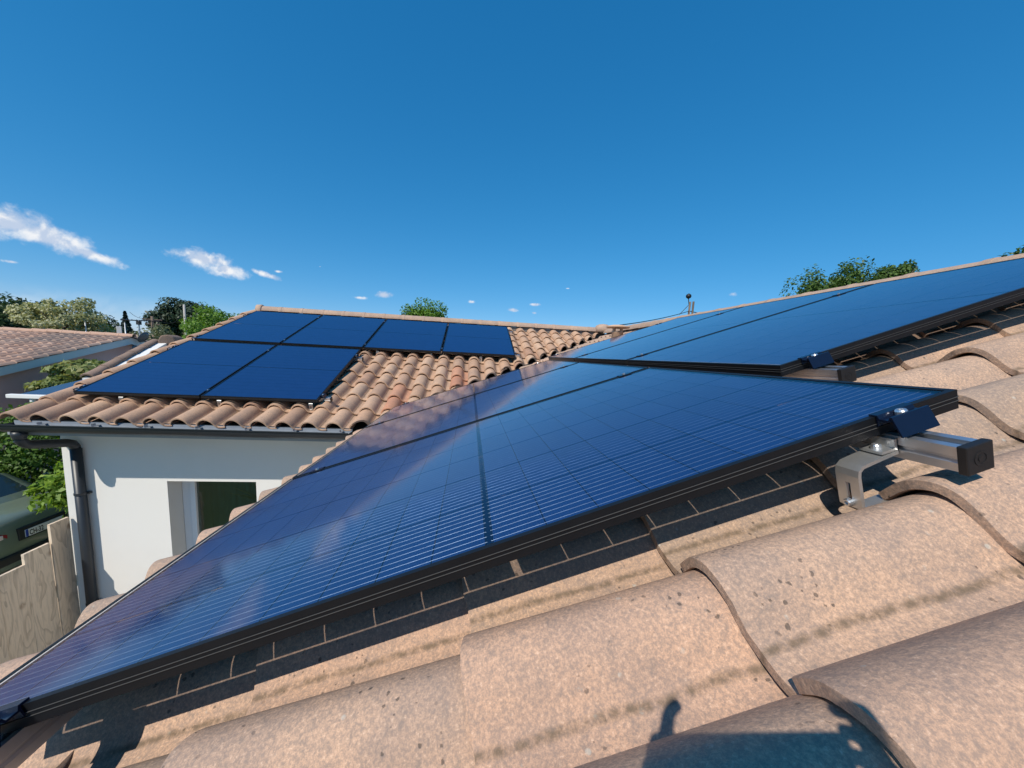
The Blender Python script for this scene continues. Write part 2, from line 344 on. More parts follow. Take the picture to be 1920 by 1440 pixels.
class MB:
    """mesh builder: collects boxes, tubes, prisms in one bmesh"""
    def __init__(s): s.v = []; s.f = []
    def add(s, vs, fs):
        k = len(s.v); s.v += [tuple(v) for v in vs]; s.f += [tuple(i + k for i in f) for f in fs]; return s
    def box(s, a, b, mw=None):
        x0, y0, z0 = a; x1, y1, z1 = b
        vs = [Vector(q) for q in ((x0, y0, z0), (x1, y0, z0), (x1, y1, z0), (x0, y1, z0), (x0, y0, z1), (x1, y0, z1), (x1, y1, z1), (x0, y1, z1))]
        if mw is not None: vs = [mw @ v for v in vs]
        return s.add(vs, [(0, 3, 2, 1), (4, 5, 6, 7), (0, 1, 5, 4), (1, 2, 6, 5), (2, 3, 7, 6), (3, 0, 4, 7)])
    def tube(s, pts, r, n=8, caps=True, r_end=None):
        pts = [Vector(p) for p in pts]; rings = []
        N = len(pts)
        for i, p in enumerate(pts):
            t = (pts[min(i + 1, N - 1)] - pts[max(i - 1, 0)]).normalized()
            a = t.cross(Vector((0, 0, 1)) if abs(t.z) < .95 else Vector((1, 0, 0))).normalized(); b = t.cross(a)
            rr = r if r_end is None else r + (r_end - r) * i / max(1, N - 1)
            rings.append([p + (a * math.cos(2 * math.pi * j / n) + b * math.sin(2 * math.pi * j / n)) * rr for j in range(n)])
        vs = [v for rg in rings for v in rg]; fs = []
        for i in range(N - 1):
            for j in range(n):
                a, b = i * n + j, i * n + (j + 1) % n; fs.append((a, b, b + n, a + n))
        if caps: fs += [tuple(range(n))[::-1], tuple(range((N - 1) * n, N * n))]
        return s.add(vs, fs)
    def prism(s, poly, d0, d1, fn):
        """poly: 2-D outline, extruded from d0 to d1; fn(a, b, d) -> point"""
        n = len(poly); vs = [fn(a, b, d0) for a, b in poly] + [fn(a, b, d1) for a, b in poly]
        fs = [tuple(range(n))[::-1], tuple(range(n, 2 * n))] + [(i, (i + 1) % n, n + (i + 1) % n, n + i) for i in range(n)]
        return s.add(vs, fs)
    def lathe(s, prof, n=20, mw=None):
        vs = []; fs = []
        for r, z in prof:
            for j in range(n):
                v = Vector((r * math.cos(2 * math.pi * j / n), r * math.sin(2 * math.pi * j / n), z)); vs.append(mw @ v if mw is not None else v)
        for i in range(len(prof) - 1):
            for j in range(n):
                a, b = i * n + j, i * n + (j + 1) % n; fs.append((a, b, b + n, a + n))
        fs += [tuple(range(n))[::-1], tuple(range((len(prof) - 1) * n, len(prof) * n))]
        return s.add(vs, fs)
    def mesh(s, name, bevel=0, seg=2, smooth=False):
        me = mesh(name, s.v, s.f)
        bm = bmesh.new(); bm.from_mesh(me); bmesh.ops.recalc_face_normals(bm, faces=bm.faces)
        if bevel: bmesh.ops.bevel(bm, geom=list(bm.edges), offset=bevel, segments=seg, affect='EDGES', profile=.6, clamp_overlap=True)
        bm.to_mesh(me); bm.free()
        if smooth: me.polygons.foreach_set('use_smooth', [True] * len(me.polygons))
        return me
    def build(s, name, mat, parent=None, bevel=0, seg=2, smooth=False, mw=None):
        return obj(name, s.mesh(name, bevel, seg, smooth), mat, parent, mw)
def frame_mw(origin, right, up, nrm):
    m_ = Matrix((right, up, nrm)).transposed().to_4x4(); m_.translation = origin; return m_

# the two roof planes (pitch 19.4 and 19.1 degrees); z = 0 at the lowest corner of the near solar array
tA, tB = 0.3386, 0.3332
eA, nA, rA = Vector((math.cos(tA), 0, math.sin(tA))), Vector((-math.sin(tA), 0, math.cos(tA))), Vector((0, -1, 0))
eB, nB, rB = Vector((0, math.cos(tB), math.sin(tB))), Vector((0, -math.sin(tB), math.cos(tB))), Vector((1, 0, 0))
B0 = Vector((-3.1628, 3.6835, .0147))
def PA(u, v, n): return eA * u + Vector((0, v, 0)) + nA * n
def PB(x, s, n): return B0 + rB * x + eB * s + nB * n
def dirpt(px_, py_, dist):
    """a point at horizontal distance dist in the direction of photo pixel (px, py)"""
    d = cr * ((px_ - 967.46) / 702.44) + cu * -((py_ - 763.34) / 702.44) - cb
    return CAM + d * (dist / math.hypot(d.x, d.y))
TB, TBB = -.195, -.178                                   # tile bed, below the panel surface
GZ = -3.1                                   # ground
RIDGE_X, RIDGE_Y = 3.62, 7.40

# ------------------------------------------------------------------ ground
g = obj('ground', mesh('ground', [(-900, -900, GZ), (900, -900, GZ), (900, 1500, GZ), (-900, 1500, GZ)], [(0, 1, 2, 3)]), 'grass_ground'); tag(g, kind='structure', label='grassy ground around the houses')
g = obj('courtyard', mesh('courtyard', [(-3.4, -6, GZ + .004), (.1, -6, GZ + .004), (.1, 3.75, GZ + .004), (-3.4, 3.75, GZ + .004)], [(0, 1, 2, 3)]), 'paving'); tag(g, kind='structure', label='paved courtyard in the corner of the house')
g = obj('driveway', mesh('driveway', [(-14, 3.6, GZ + .004), (-4.9, 3.6, GZ + .004), (-4.9, 6.75, GZ + .004), (-14, 6.75, GZ + .004)], [(0, 1, 2, 3)]), 'bounce_pale'); tag(g, kind='structure', label='drive under the parked car, coloured pale to bounce light')  # drive surface made pale so it throws light on fence and car
g = obj('bounce_sheet', mesh('bounce_sheet', [(-10.3, 6.75, GZ + .004), (-3.45, 6.75, GZ + .004), (-3.45, 22, GZ + .004), (-10.3, 22, GZ + .004)], [(0, 1, 2, 3)]), 'bounce_pale'); tag(g, kind='structure', label='pale sheet added between the two houses to bounce sunlight')  # added ground sheet, throws warm sunlight onto the shaded pink wall

# ------------------------------------------------------------------ the tiled house
house = empty('house', (0, 0, GZ)); tag(house, 'white rendered L-shaped house with sand coloured barrel tile roofs', 'house')
HM = Matrix.Translation((0, 0, -GZ))        # children are given in world coordinates
def hobj(o, world_mw=Matrix.Identity(4)):
    o.parent = house; o.matrix_local = HM @ world_mw; return o

WY = 3.75; WT = -.37
WX0, WX1, OX0, OX1, OZ = -3.386, .12, -2.424, -1.534, -.936
def wall_mesh():
    xs = [WX0, OX0, OX1, WX1]; zs = [GZ, GZ + .08, OZ, WT + .02]; v = []; f = []
    for z in zs:
        for x in xs: v.append((x, WY, z))
    for j in range(3):
        for i in range(3):
            if (i, j) == (1, 1): continue
            a = j * 4 + i; f.append((a, a + 1, a + 5, a + 4))
    D = WY + .30; k = len(v)
    v += [(OX0, D, OZ), (OX1, D, OZ), (OX1, D, GZ + .08), (OX0, D, GZ + .08)]
    f += [(9, 10, k + 1, k), (10, 6, k + 2, k + 1), (6, 5, k + 3, k + 2), (5, 9, k, k + 3)]
    k = len(v)                               # gable on the left, back wall and the courtyard wall under the near roof
    gz = lambda y: (.0147 + (y - B0.y) * math.tan(tB)) - .23
    v += [(WX0, WY, GZ), (WX0, WY, WT + .1), (WX0, RIDGE_Y, gz(RIDGE_Y)), (WX0, 11, WT + .1), (WX0, 11, GZ)]
    f.append(tuple(range(k, k + 5)))
    k = len(v); v += [(WX0, 11, GZ), (WX0, 11, WT), (7, 11, WT), (7, 11, GZ)]; f.append((k, k + 1, k + 2, k + 3))
    k = len(v); v += [(WX1, WY, GZ), (WX1, WY, WT + .25), (WX1, -5, WT + .25), (WX1, -5, GZ)]; f.append((k, k + 1, k + 2, k + 3))
    k = len(v); v += [(WX1, -5, GZ), (WX1, -5, WT + .2), (RIDGE_X, -5, .95), (7, -5, WT), (7, -5, GZ), ]; f.append(tuple(range(k, k + 5)))
    return mesh('wall', v, f)
hobj(obj('wall', wall_mesh(), 'render_white'))
# soffit under the far eave
sv = [(-3.47, 3.30, WT + .0), (.1, 3.30, WT + .0), (.1, WY - .002, WT + .0), (-3.47, WY - .002, WT + .0)]
mb = MB().box((-3.47, 3.412, WT), (.1, WY - .003, WT + .03)); hobj(mb.build('soffit', 'soffit'))
mb = MB().box((-3.47, 3.395, WT - .005), (-.36, 3.411, WT + .09)); hobj(mb.build('fascia_board', 'gutter_inner'))

# window
win = hobj(empty('window')); 
def wpart(mb_, nm, mat, **k):
    o = mb_.build(nm, mat, None, **k); o.parent = win; return o
FY = WY + .20
fm = MB()
fm.box((OX0 + .002, FY, GZ + .085), (OX0 + .085, FY + .07, OZ - .002)).box((OX1 - .03, FY, GZ + .085), (OX1 - .002, FY + .07, OZ - .002))
fm.box((OX0 + .085, FY, OZ - .035), (OX1 - .03, FY + .07, OZ - .002)).box((OX0 + .085, FY, GZ + .085), (OX1 - .03, FY + .07, GZ + .15))
wpart(fm, 'frame', 'upvc_white', bevel=.004)
fm = MB().box((OX0 + .0855, FY - .012, GZ + .152), (OX0 + .14, FY + .05, OZ - .04)); wpart(fm, 'sash', 'upvc_white', bevel=.004)
fm = MB().box((OX0 + .14, FY + .02, GZ + .152), (OX1 - .031, FY + .026, OZ - .036)); wpart(fm, 'pane', 'window_glass')
# curtain and room behind it
cv, cf = [], []
for i in range(121):
    x = OX0 - .25 + i * (1.4 / 120); y = FY + .42 + .025 * math.sin(i * .9) + .01 * math.sin(i * 2.3)
    cv += [(x, y, OZ + .1), (x, y, GZ + .06)]
for i in range(120): cf.append((2 * i, 2 * i + 2, 2 * i + 3, 2 * i + 1))
ct = obj('curtain', mesh('curtain', cv, cf, True), 'curtain'); tag(ct, 'dark green curtain hanging behind the white framed window', 'curtain')
# yucca in the room, seen through the pane
yr = empty('potted_plant', (-1.66, FY + .20, GZ + .22)); tag(yr, 'spiky green yucca plant standing behind the window pane', 'plant')
pm = MB().lathe([(.07, 0), (.10, .2), (.105, .21), (.09, .21)], 16); pm.build('pot', 'old_tile', yr)
pm = MB().tube([(0, 0, .2), (.01, 0, .9), (0, 0, 1.55)], .022, 8); pm.build('stem', 'bark', yr)
lv, lf = [], []
for i in range(34):
    a = random.uniform(0, 6.28); e = random.uniform(-.2, 1.3); Ln = random.uniform(.28, .46)
    d = Vector((math.cos(a) * math.cos(e), math.sin(a) * math.cos(e) * .45, math.sin(e))); s_ = d.cross(Vector((0, 0, 1))).normalized() * .012
    b = Vector((0, 0, 1.55)); k = len(lv)
    p1 = b + d * Ln * .5; p2 = b + d * Ln - Vector((0, 0, .05 * Ln))
    lv += [b - s_ * .6, b + s_ * .6, p1 + s_, p1 - s_, p2]; lf += [(k, k + 1, k + 2, k + 3), (k + 3, k + 2, k + 4)]
obj('leaves', mesh('leaves', lv, lf), 'leaf_yucca', yr)
rm = MB().box((WX0 + .02, 5.2, GZ + .02), (WX1 - .02, 5.25, WT)); hobj(rm.build('partition', 'room_dark'))

# --- tile meshes
PW = .236
PROF = [(-.012, .020), (-.004, .028), (.008, .040), (.024, .054), (.045, .067), (.075, .0745), (.105, .067), (.13, .048), (.15, .026), (.165, .012), (.182, .004), (.205, .0), (.228, .002), (.243, .007)]
PROF_B = [(-.012, .014), (-.006, .031), (.008, .053), (.035, .074), (.075, .084), (.115, .073), (.140, .052), (.156, .027), (.166, .010), (.184, .002), (.210, .0), (.243, .005)]
def prof_pts(n, prof=PROF):
    P = np.array(prof); t = np.zeros(len(P)); t[1:] = np.cumsum(np.hypot(*np.diff(P, axis=0).T))
    tt = np.linspace(0, t[-1], n)
    # smooth by catmull-rom through the control points
    out = []
    for q in tt:
        i = min(max(np.searchsorted(t, q) - 1, 0), len(P) - 2); u = (q - t[i]) / (t[i + 1] - t[i])
        p0, p1, p2, p3 = P[max(i - 1, 0)], P[i], P[i + 1], P[min(i + 2, len(P) - 1)]
        out.append(.5 * ((2 * p1) + (-p0 + p2) * u + (2 * p0 - 5 * p1 + 4 * p2 - p3) * u * u + (-p0 + 3 * p1 - 3 * p2 + p3) * u ** 3))
    return np.array(out)
def tile_mesh(name, n, rows, pitch, length, thick=.016, rough=0.0, seed=0, nose=.004, prof=PROF, step=.026):
    P = prof_pts(n, prof); T = np.gradient(P, axis=0); N = np.stack([-T[:, 1], T[:, 0]], 1); N /= np.linalg.norm(N, axis=1)[:, None]
    rs = np.random.default_rng(seed); v = []; 
    lz = lambda y: step * (1 - y / pitch)
    sec = []                                                    # (y, inset) top rings then bottom rings back
    top = [(0.0015, nose * .75), (nose * .5, nose * .25), (nose * 1.4, 0)] + [(y, 0) for y in np.linspace(.02, length, rows)]
    bot = [(length, 0), (.02, 0), (nose * .8, nose * .1), (0.0, nose * .6)]
    wav = rs.normal(0, rough, (n,)); wav = np.convolve(wav, np.ones(5) / 5, 'same')
    for y, ins in top:
        for k in range(n):
            w, z = P[k] - N[k] * ins; v.append((w, y + (wav[k] if y < .01 else 0), z + lz(y)))
    for y, ins in bot:
        for k in range(n):
            w, z = P[k] - N[k] * (thick - ins); v.append((w, y + (wav[k] if y < .01 else 0), z + lz(y)))
    R = len(top) + len(bot); f = []
    for r in range(R):
        a0, b0 = r * n, ((r + 1) % R) * n
        for k in range(n - 1): f.append((a0 + k, a0 + k + 1, b0 + k + 1, b0 + k))
    f.append(tuple(r * n for r in range(R))); f.append(tuple(r * n + n - 1 for r in range(R))[::-1])
    me = mesh(name, v, f, True)
    bm = bmesh.new(); bm.from_mesh(me); bmesh.ops.recalc_face_normals(bm, faces=bm.faces)
    for e in bm.edges:
        if len(e.link_faces) == 2 and e.calc_face_angle(0) > R_(50): e.smooth = False
    bm.to_mesh(me); bm.free(); return me
PITCH_A, PITCH_B = .390, .360
tile_hi = [tile_mesh('tile', 44, 7, PITCH_A, .445, .018, .0016, s) for s in range(5)]
tile_lo = [tile_mesh('tile', 24, 3, PITCH_B, .430, .016, .001, 20 + s, prof=PROF_B, step=.032) for s in range(2)]
def retint(me, mat): c = me.copy(); c.materials.clear(); c.materials.append(MAT[mat]); return c
for me in tile_hi: me.materials.append(MAT['tile_near'])
for me in tile_lo: me.materials.append(MAT['tile_far'])
tile_or = retint(tile_lo[0], 'tile_orange')

# valley line: where the two tile beds meet.  Side > 0 : on the far roof
def valley_side(p): return (p.y - B0.y) * math.tan(tB) + B0.z - p.x * math.tan(tA)
VN = Vector((-math.tan(tA), math.tan(tB), 0)).normalized()
VP = Vector((0, B0.y - B0.z / math.tan(tB), 0))
def cut_mesh(me, mw, pt, nrm):
    """a tile cut along a vertical plane, keeping the side nrm points to"""
    c = me.copy(); bm = bmesh.new(); bm.from_mesh(c); inv = mw.inverted()
    bmesh.ops.bisect_plane(bm, geom=list(bm.verts) + list(bm.edges) + list(bm.faces), plane_co=inv @ pt, plane_no=(inv.to_3x3() @ nrm), clear_inner=True, dist=1e-5)
    be = [e for e in bm.edges if e.is_boundary]
    if be: bmesh.ops.triangle_fill(bm, edges=be, use_beauty=True)
    if len(bm.verts) < 6: bm.free(); return None
    bm.to_mesh(c); bm.free(); return c

def jitter(mw, k=1.0):
    return mw @ Matrix.Translation((random.gauss(0, .0012 * k), random.gauss(0, .004 * k), abs(random.gauss(0, .0012 * k)))) @ Matrix.Rotation(random.gauss(0, .006 * k), 4, 'Z') @ Matrix.Rotation(random.gauss(0, .004 * k), 4, 'X')

def deck(name, pts, mat='deck_wood'):
    o = obj(name, mesh(name, pts, [tuple(range(len(pts)))]), mat); return hobj(o)
def vx(y): return ((y - B0.y) * math.tan(tB) + B0.z) / math.tan(tA)     # valley x at y
dz = TB - .03
yv = 3.15
roofA = deck('roof', [PA(-.38, -5.2, dz), PA(RIDGE_X / math.cos(tA), -5.2, dz), PA(RIDGE_X / math.cos(tA), 7.3, dz), PA(-.38, vx(3.3) * 0 + 3.25, dz)])
roofA['label'] = 'near tiled roof slope carrying the large solar panels'
sr = (RIDGE_Y - B0.y) / math.cos(tB)
roofB = deck('roof', [PB(-.30, -.34, dz + .012), PB(2.85, -.34, dz + .012), PB(6.75, sr, dz + .012), PB(-.30, sr, dz + .012)])
roofB['label'] = 'far tiled roof slope above the white wall'
iA = roofA.matrix_world.inverted() if False else HM.inverted()
def tile_child(me, mw, roof, name='tile'):
    o = bpy.data.objects.new(name, me); COL.objects.link(o); o.parent = roof; o.matrix_local = mw; return o
# hidden tiles are joined into one part
def join_tiles(name, items, mat, roof):
    vs, fs = [], []; off = 0
    for me, mw in items:
        co = np.empty(len(me.vertices) * 3); me.vertices.foreach_get('co', co); co = co.reshape(-1, 3)
        M = np.array(mw); co = co @ M[:3, :3].T + M[:3, 3]; vs.append(co)
        for p in me.polygons: fs.append(tuple(i + off for i in p.vertices))
        off += len(co)
    o = obj(name, mesh(name, np.concatenate(vs), fs, True), mat); o.parent = roof; o['kind'] = 'stuff'; return o

W, L, GAP = 1.1451, 1.722, .020
ROWGAP_A, VOFF = .0938, .4885
tile_count = 0
# near roof: nose rows at u = -.397 + .39 k, columns at v = .236 j
stuff = []
rows_top = int((RIDGE_X / math.cos(tA) + .397) / PITCH_A)
tile_lowA = tile_mesh('tile', 16, 3, PITCH_A, .445, .016)
for k in range(rows_top + 1):
    u = -.397 + PITCH_A * k
    for j in range(-8, 31):
        v = PW * j                                             # tile spans v - .236 .. v
        base = frame_mw(PA(u, v, TB), rA, eA, nA)
        ctr = PA(u + .2, v - .12, TB)
        sd = valley_side(ctr) / math.hypot(math.tan(tA), math.tan(tB))
        if sd > .32: continue
        if j < -5 and u > -.2: 
            stuff.append((tile_lowA, base)); continue
        # hidden below a panel?
        under_lo = (-.05 < u - .03 and u + .42 < L) and (v - .236 > .26) and v < 3.40
        under_up = (u > L + .12 and u + .42 < 2 * L + .07) and (v - .236 > VOFF + .25) and v < VOFF + 3.4
        under_mid = (u > L - .42 and u < L + .2) and v - .236 > VOFF + .15 and v < 3.3
        if under_lo or under_up or under_mid:
            stuff.append((tile_lowA, base)); continue
        near = v < 1.0
        me = random.choice(tile_hi) if near else tile_lo[0]
        mw = jitter(base, 1.0)
        if near: me = tile_hi[(k * 3 + j * 7) % 5]
        else: me = retint(tile_lo[0], 'tile_near') if False else tile_lowA_m if 'tile_lowA_m' in globals() else None
        if me is None:
            tile_lowA_m = retint(tile_mesh('tile', 24, 3, PITCH_A, .445, .016), 'tile_near'); me = tile_lowA_m
        if sd > -.30:
            me = cut_mesh(me, mw, VP - VN * .07, -VN)
            if me is None: continue
        tile_child(me, mw, roofA); tile_count += 1
join_tiles('covered_tiles', stuff, 'tile_near', roofA)
# far roof
stuff = []
nB_ = 0
for k in range(12):
    s = -.375 + PITCH_B * k
    if s > sr - .12: break
    for j in range(-2, 31):
        x = .14 + .2365 * j
        base = frame_mw(PB(x, s, TBB), rB, eB, nB)
        ctr = PB(x + .12, s + .2, TB); sd = valley_side(ctr) / math.hypot(math.tan(tA), math.tan(tB))
        if sd < -.30: continue
        U2 = L + .1009
        hid = (x > .1 and x + .236 < 2.1 and s > .0 and s + .4 < 2 * L + .05) or (x > 2.2 and x + .236 < 4.45 and s > U2 + .02 and s + .4 < 2 * L + .06)
        if hid: stuff.append((tile_lo[0], base)); continue
        mw = jitter(base, 1.2)
        me = tile_lo[(j + k) % 2]
        if (k, j) in ((1, 12), (2, 12), (4, 15), (3, 15), (6, 22), (5, 25), (7, 24)): me = tile_or
        if sd < .32:
            me = cut_mesh(me, mw, VP + VN * .09, VN)
            if me is None: continue
        tile_child(me, mw, roofB); nB_ += 1
join_tiles('covered_tiles', stuff, 'tile_far', roofB)
print('TILES', tile_count, nB_)
# valley flashing
mb = MB(); a0 = Vector((vx(3.3), 3.3, 0)); a1 = Vector((RIDGE_X - .1, (RIDGE_X - .1) * math.tan(tA) / math.tan(tB) + VP.y, 0))
for q in (a0, a1): q.z = q.x * math.tan(tA) + TB - .012
sd_ = VN * .16
zl = Vector((0, 0, .035))
mb.add([a0 - sd_ + zl, a0, a0 + sd_ + zl, a1 - sd_ + zl, a1, a1 + sd_ + zl], [(0, 1, 4, 3), (1, 2, 5, 4)]); hobj(mb.build('valley_flashing', 'flashing'))

# ridge tiles: half-round caps with a collar
def ridge_cap(name, length=.44, r0=.095, r1=.083, h=.095):
    vs, fs = [], []; n = 15
    ys = [0, .004, .05, .052, length]; rr = [(r0 + .003, h + .003), (r0 + .004, h + .004), (r0 + .004, h + .004), (r0, h), (r1, h * .9)]
    for (y, (r, hh)) in zip(ys, rr):
        for i in range(n):
            a = math.pi * i / (n - 1); vs.append((r * math.cos(a), y, hh * math.sin(a) - .01))
    for (y, (r, hh)) in list(zip(ys, rr))[::-1]:
        for i in range(n):
            a = math.pi * i / (n - 1); vs.append(((r - .016) * math.cos(a), y, (hh - .016) * math.sin(a) - .01))
    R = 2 * len(ys)
    for q in range(R):
        for i in range(n - 1):
            a, b = q * n + i, ((q + 1) % R) * n + i; fs.append((a, a + 1, b + 1, b))
    fs.append(tuple(q * n for q in range(R))); fs.append(tuple(q * n + n - 1 for q in range(R)))
    me = mesh(name, vs, fs, True); bm = bmesh.new(); bm.from_mesh(me); bmesh.ops.recalc_face_normals(bm, faces=bm.faces)
    for e in bm.edges:
        if len(e.link_faces) == 2 and e.calc_face_angle(0) > R_(50): e.smooth = False
    bm.to_mesh(me); bm.free(); return me
rc = ridge_cap('ridge_tile'); rc.materials.append(MAT['ridge_clay'])
zB = PB(0, sr, TBB + .075).z
for i in range(18):
    x = -3.30 + .385 * i
    mw = Matrix.Translation((x, RIDGE_Y, zB + .012)) @ Matrix.Rotation(-math.pi / 2, 4, 'Z') @ Matrix.Rotation(random.gauss(0, .006), 4, 'Z') @ Matrix.Rotation(.02, 4, 'X')
    tile_child(rc, mw, roofB, 'ridge_tile')
mb = MB().box((-3.2, RIDGE_Y - .045, zB - .20), (RIDGE_X, RIDGE_Y + .045, zB - .004)); mb.build('ridge_mortar', 'flashing').parent = roofB
zA = PA(RIDGE_X / math.cos(tA), 0, TB + .075).z
for i in range(24):
    y = 7.45 - .385 * i
    mw = Matrix.Translation((RIDGE_X, y, zA + .012)) @ Matrix.Rotation(math.pi, 4, 'Z') @ Matrix.Rotation(random.gauss(0, .006), 4, 'Z') @ Matrix.Rotation(.02, 4, 'X')
    tile_child(rc, mw, roofA, 'ridge_tile')
mb = MB().box((RIDGE_X - .045, -5.2, zA - .20), (RIDGE_X + .045, 7.4, zA - .004)); mb.build('ridge_mortar', 'flashing').parent = roofA
# rounded end pieces: left gable end of the far ridge and where the two ridges meet
mb = MB().lathe([(.02, .0), (.10, .0), (.112, .02), (.108, .10), (.07, .118), (.02, .122)], 18, Matrix.Translation((-3.22, RIDGE_Y, zB + .01)) @ Matrix.Rotation(-math.pi / 2, 4, 'Y'))
o = mb.build('ridge_end', 'ridge_clay', smooth=True); o.parent = roofB
mb = MB().lathe([(.17, -.04), (.175, .05), (.15, .10), (.09, .13), (.02, .14)], 20, Matrix.Translation((RIDGE_X - .05, RIDGE_Y - .05, zB + .03)))
o = mb.build('ridge_hub', 'ridge_clay', smooth=True); o.parent = roofB
# hidden slopes behind the ridges
o = deck('roof', [Vector((-3.47, RIDGE_Y, zB - .06)), Vector((RIDGE_X, RIDGE_Y, zB - .06)), Vector((RIDGE_X, 11.3, zB - 1.45)), Vector((-3.47, 11.3, zB - 1.45))], 'tile_far'); o['label'] = 'rear slope of the far roof'
o = deck('roof', [Vector((RIDGE_X, -5.2, zA - .06)), Vector((7.5, -5.2, zA - 1.45)), Vector((7.5, 11.3, zA - 1.45)), Vector((RIDGE_X, 11.3, zA - .06))], 'tile_near'); o['label'] = 'rear slope of the near roof'

# terracotta vent cowl by the valley head
vt = hobj(empty('roof_vent'), Matrix.Translation(Vector((2.98, 5.02, 0)) + Vector((0, 0, 2.98 * math.tan(tA) + TB))))
mb = MB().lathe([(.085, 0), (.085, .17), (.10, .18), (.085, .19)], 20); mb.build('stub', 'chimney_cap', vt, smooth=True)
for a in range(4):
    mb = MB().box((.06, -.018, .185), (.09, .018, .245), Matrix.Rotation(a * math.pi / 2 + .4, 4, 'Z')); mb.build('strut', 'chimney_cap', vt)
mb = MB().lathe([(.05, .243), (.165, .245), (.175, .255), (.17, .268), (.10, .285), (.03, .292)], 24); mb.build('cap', 'chimney_cap', vt, smooth=True)

# gutter, brackets, downpipe
gx0, gx1, gy, gz = -3.40, -.40, 3.322, -.249
gp = []
for i in range(13):
    a = math.pi * i / 12; gp.append((-.072 * math.cos(a), -.076 * math.sin(a)))
outer = [(-.083, .004), (-.083, -.006), (-.072, -.006)] + [(-.072 * math.cos(math.pi * i / 12), -.006 - .076 * math.sin(math.pi * i / 12)) for i in range(1, 12)] + [(.072, 0.0), (.072, .02)]
inner = [(a * .95, b * .95 + .001) for a, b in outer[3:]][::-1]
poly = outer + inner + [(-.069, -.004)]
gut = hobj(MB().prism(poly, gx0, gx1, lambda a, b, d: (d, gy + a, gz + b)).build('gutter', 'gutter'))
simple('gutter_lit_skin', (.24, .27, .31), .6, 0, .25, 14, .05)  # added inner skin, its pale colour stands in for sunlight inside the gutter
arc = [(-.0655 * math.cos(math.pi * i / 12), -.010 - .068 * math.sin(math.pi * i / 12)) for i in range(13)] + [(.0655, .012)]
lin = MB().prism(arc + [(a * .985, b + .0008) for a, b in arc[::-1]], gx0 + .004, gx1 - .004, lambda a, b, d: (d, gy + a, gz + b)).build('gutter_lit_skin', 'gutter_lit_skin'); lin.parent = gut
for xx in (gx0 - .002, gx1):
    e = MB().prism([(-.072 * math.cos(math.pi * i / 12), -.006 - .076 * math.sin(math.pi * i / 12)) for i in range(13)], xx, xx + .003, lambda a, b, d: (d, gy + a * .99, gz + b)).build('end_stop', 'gutter'); e.parent = gut
for i in range(7):
    x = gx0 + .25 + i * .44
    b = MB().box((x, gy - .07, gz - .012), (x + .025, gy + .09, gz - .006)).box((x, gy - .005, gz - .006), (x + .004, gy + .04, gz + .012)).build('bracket', 'galvanised'); b.parent = gut
dp = hobj(empty('downpipe')); 
px, py = -3.205, WY - .055
mb = MB().lathe([(.05, 0), (.052, -.03), (.045, -.06), (.043, -.07)], 14, Matrix.Translation((gx0 + .10, gy, gz - .078))); mb.build('outlet', 'gutter', dp, smooth=True)
def arc_path():
    P = [Vector((gx0 + .10, gy, gz - .13)), Vector((gx0 + .10, gy, gz - .16))]
    a, b = Vector((gx0 + .11, gy + .07, gz - .215)), Vector((px - .005, py - .07, gz - .255))
    for t in np.linspace(.25, 1, 4): P.append(P[1].lerp(a, t) + Vector((0, 0, -.012 * math.sin(t * 3.14))))
    P += [a.lerp(b, .33), a.lerp(b, .66), b]
    c = Vector((px, py, gz - .345))
    for t in (.4, .75, 1): P.append(b.lerp(c, t) + Vector((0, .018 * math.sin(t * 3.14), .018 * math.sin(t * 3.14))))
    return P
mb = MB().tube(arc_path(), .042, 14); mb.build('elbow', 'gutter', dp, smooth=True)
mb = MB().tube([(px, py, gz - .33), (px, py, GZ + .05)], .044, 16); mb.build('pipe', 'gutter', dp, smooth=True)
for z in (-1.06, -2.3):
    mb = MB().tube([(px, py, z - .012), (px, py, z + .012)], .049, 16).box((px + .03, py + .02, z - .01), (px + .062, WY + .002, z + .01)); mb.build('pipe_clip', 'gutter', dp)

# ------------------------------------------------------------------ solar panels
def panel_frame_mesh(name='frame'):
    lip, th = .010, .035; mb = MB()
    prof_ = [(0, 0), (lip, 0), (lip, -.0035), (.0025, -.0045), (.0025, -.033), (.024, -.033), (.024, -.035), (0, -.035),
             (0, -.0215)]
    # four mitred sides
    cs = [((0, 0), (1, 0), W), ((W, 0), (0, 1), L), ((W, L), (-1, 0), W), ((0, L), (0, -1), L)]
    for (ox, oy), (dx, dy), ln in cs:
        ix, iy = -dy, dx
        vs = []; n = len(prof_)
        for e in (0, 1):
            for a, z in prof_:
                t = (a if e == 0 else ln - a)
                vs.append((ox + dx * t + ix * a, oy + dy * t + iy * a, z))
        fs = [(i, (i + 1) % n, n + (i + 1) % n, n + i) for i in range(n)]
        mb.add(vs, fs)
    return mb.mesh(name)
fr_me = panel_frame_mesh()
simple('groove_grey', (.07, .07, .07), .5, 0, .1, 40, .02)
mb = MB()
for z_ in (-.0135, -.0205):
    mb.box((.0, -.0016, z_), (W, -.0002, z_ + .0008)).box((.0, L + .0002, z_), (W, L + .0016, z_ + .0008)).box((-.0016, 0, z_), (-.0002, L, z_ + .0008)).box((W + .0002, 0, z_), (W + .0016, L, z_ + .0008))
groove_me = mb.mesh('frame_groove')
gl_me = mesh('glass', [(.0101, .0101, -.0012), (W - .0101, .0101, -.0012), (W - .0101, L - .0101, -.0012), (.0101, L - .0101, -.0012)], [(0, 1, 2, 3)])
bk_me = mesh('back_sheet', [(.003, .003, -.0062), (W - .003, .003, -.0062), (W - .003, L - .003, -.0062), (.003, L - .003, -.0062)], [(0, 1, 2, 3)])
CW, CH, GX, GY, MID = .1815, .0905, .0045, .0022, .015
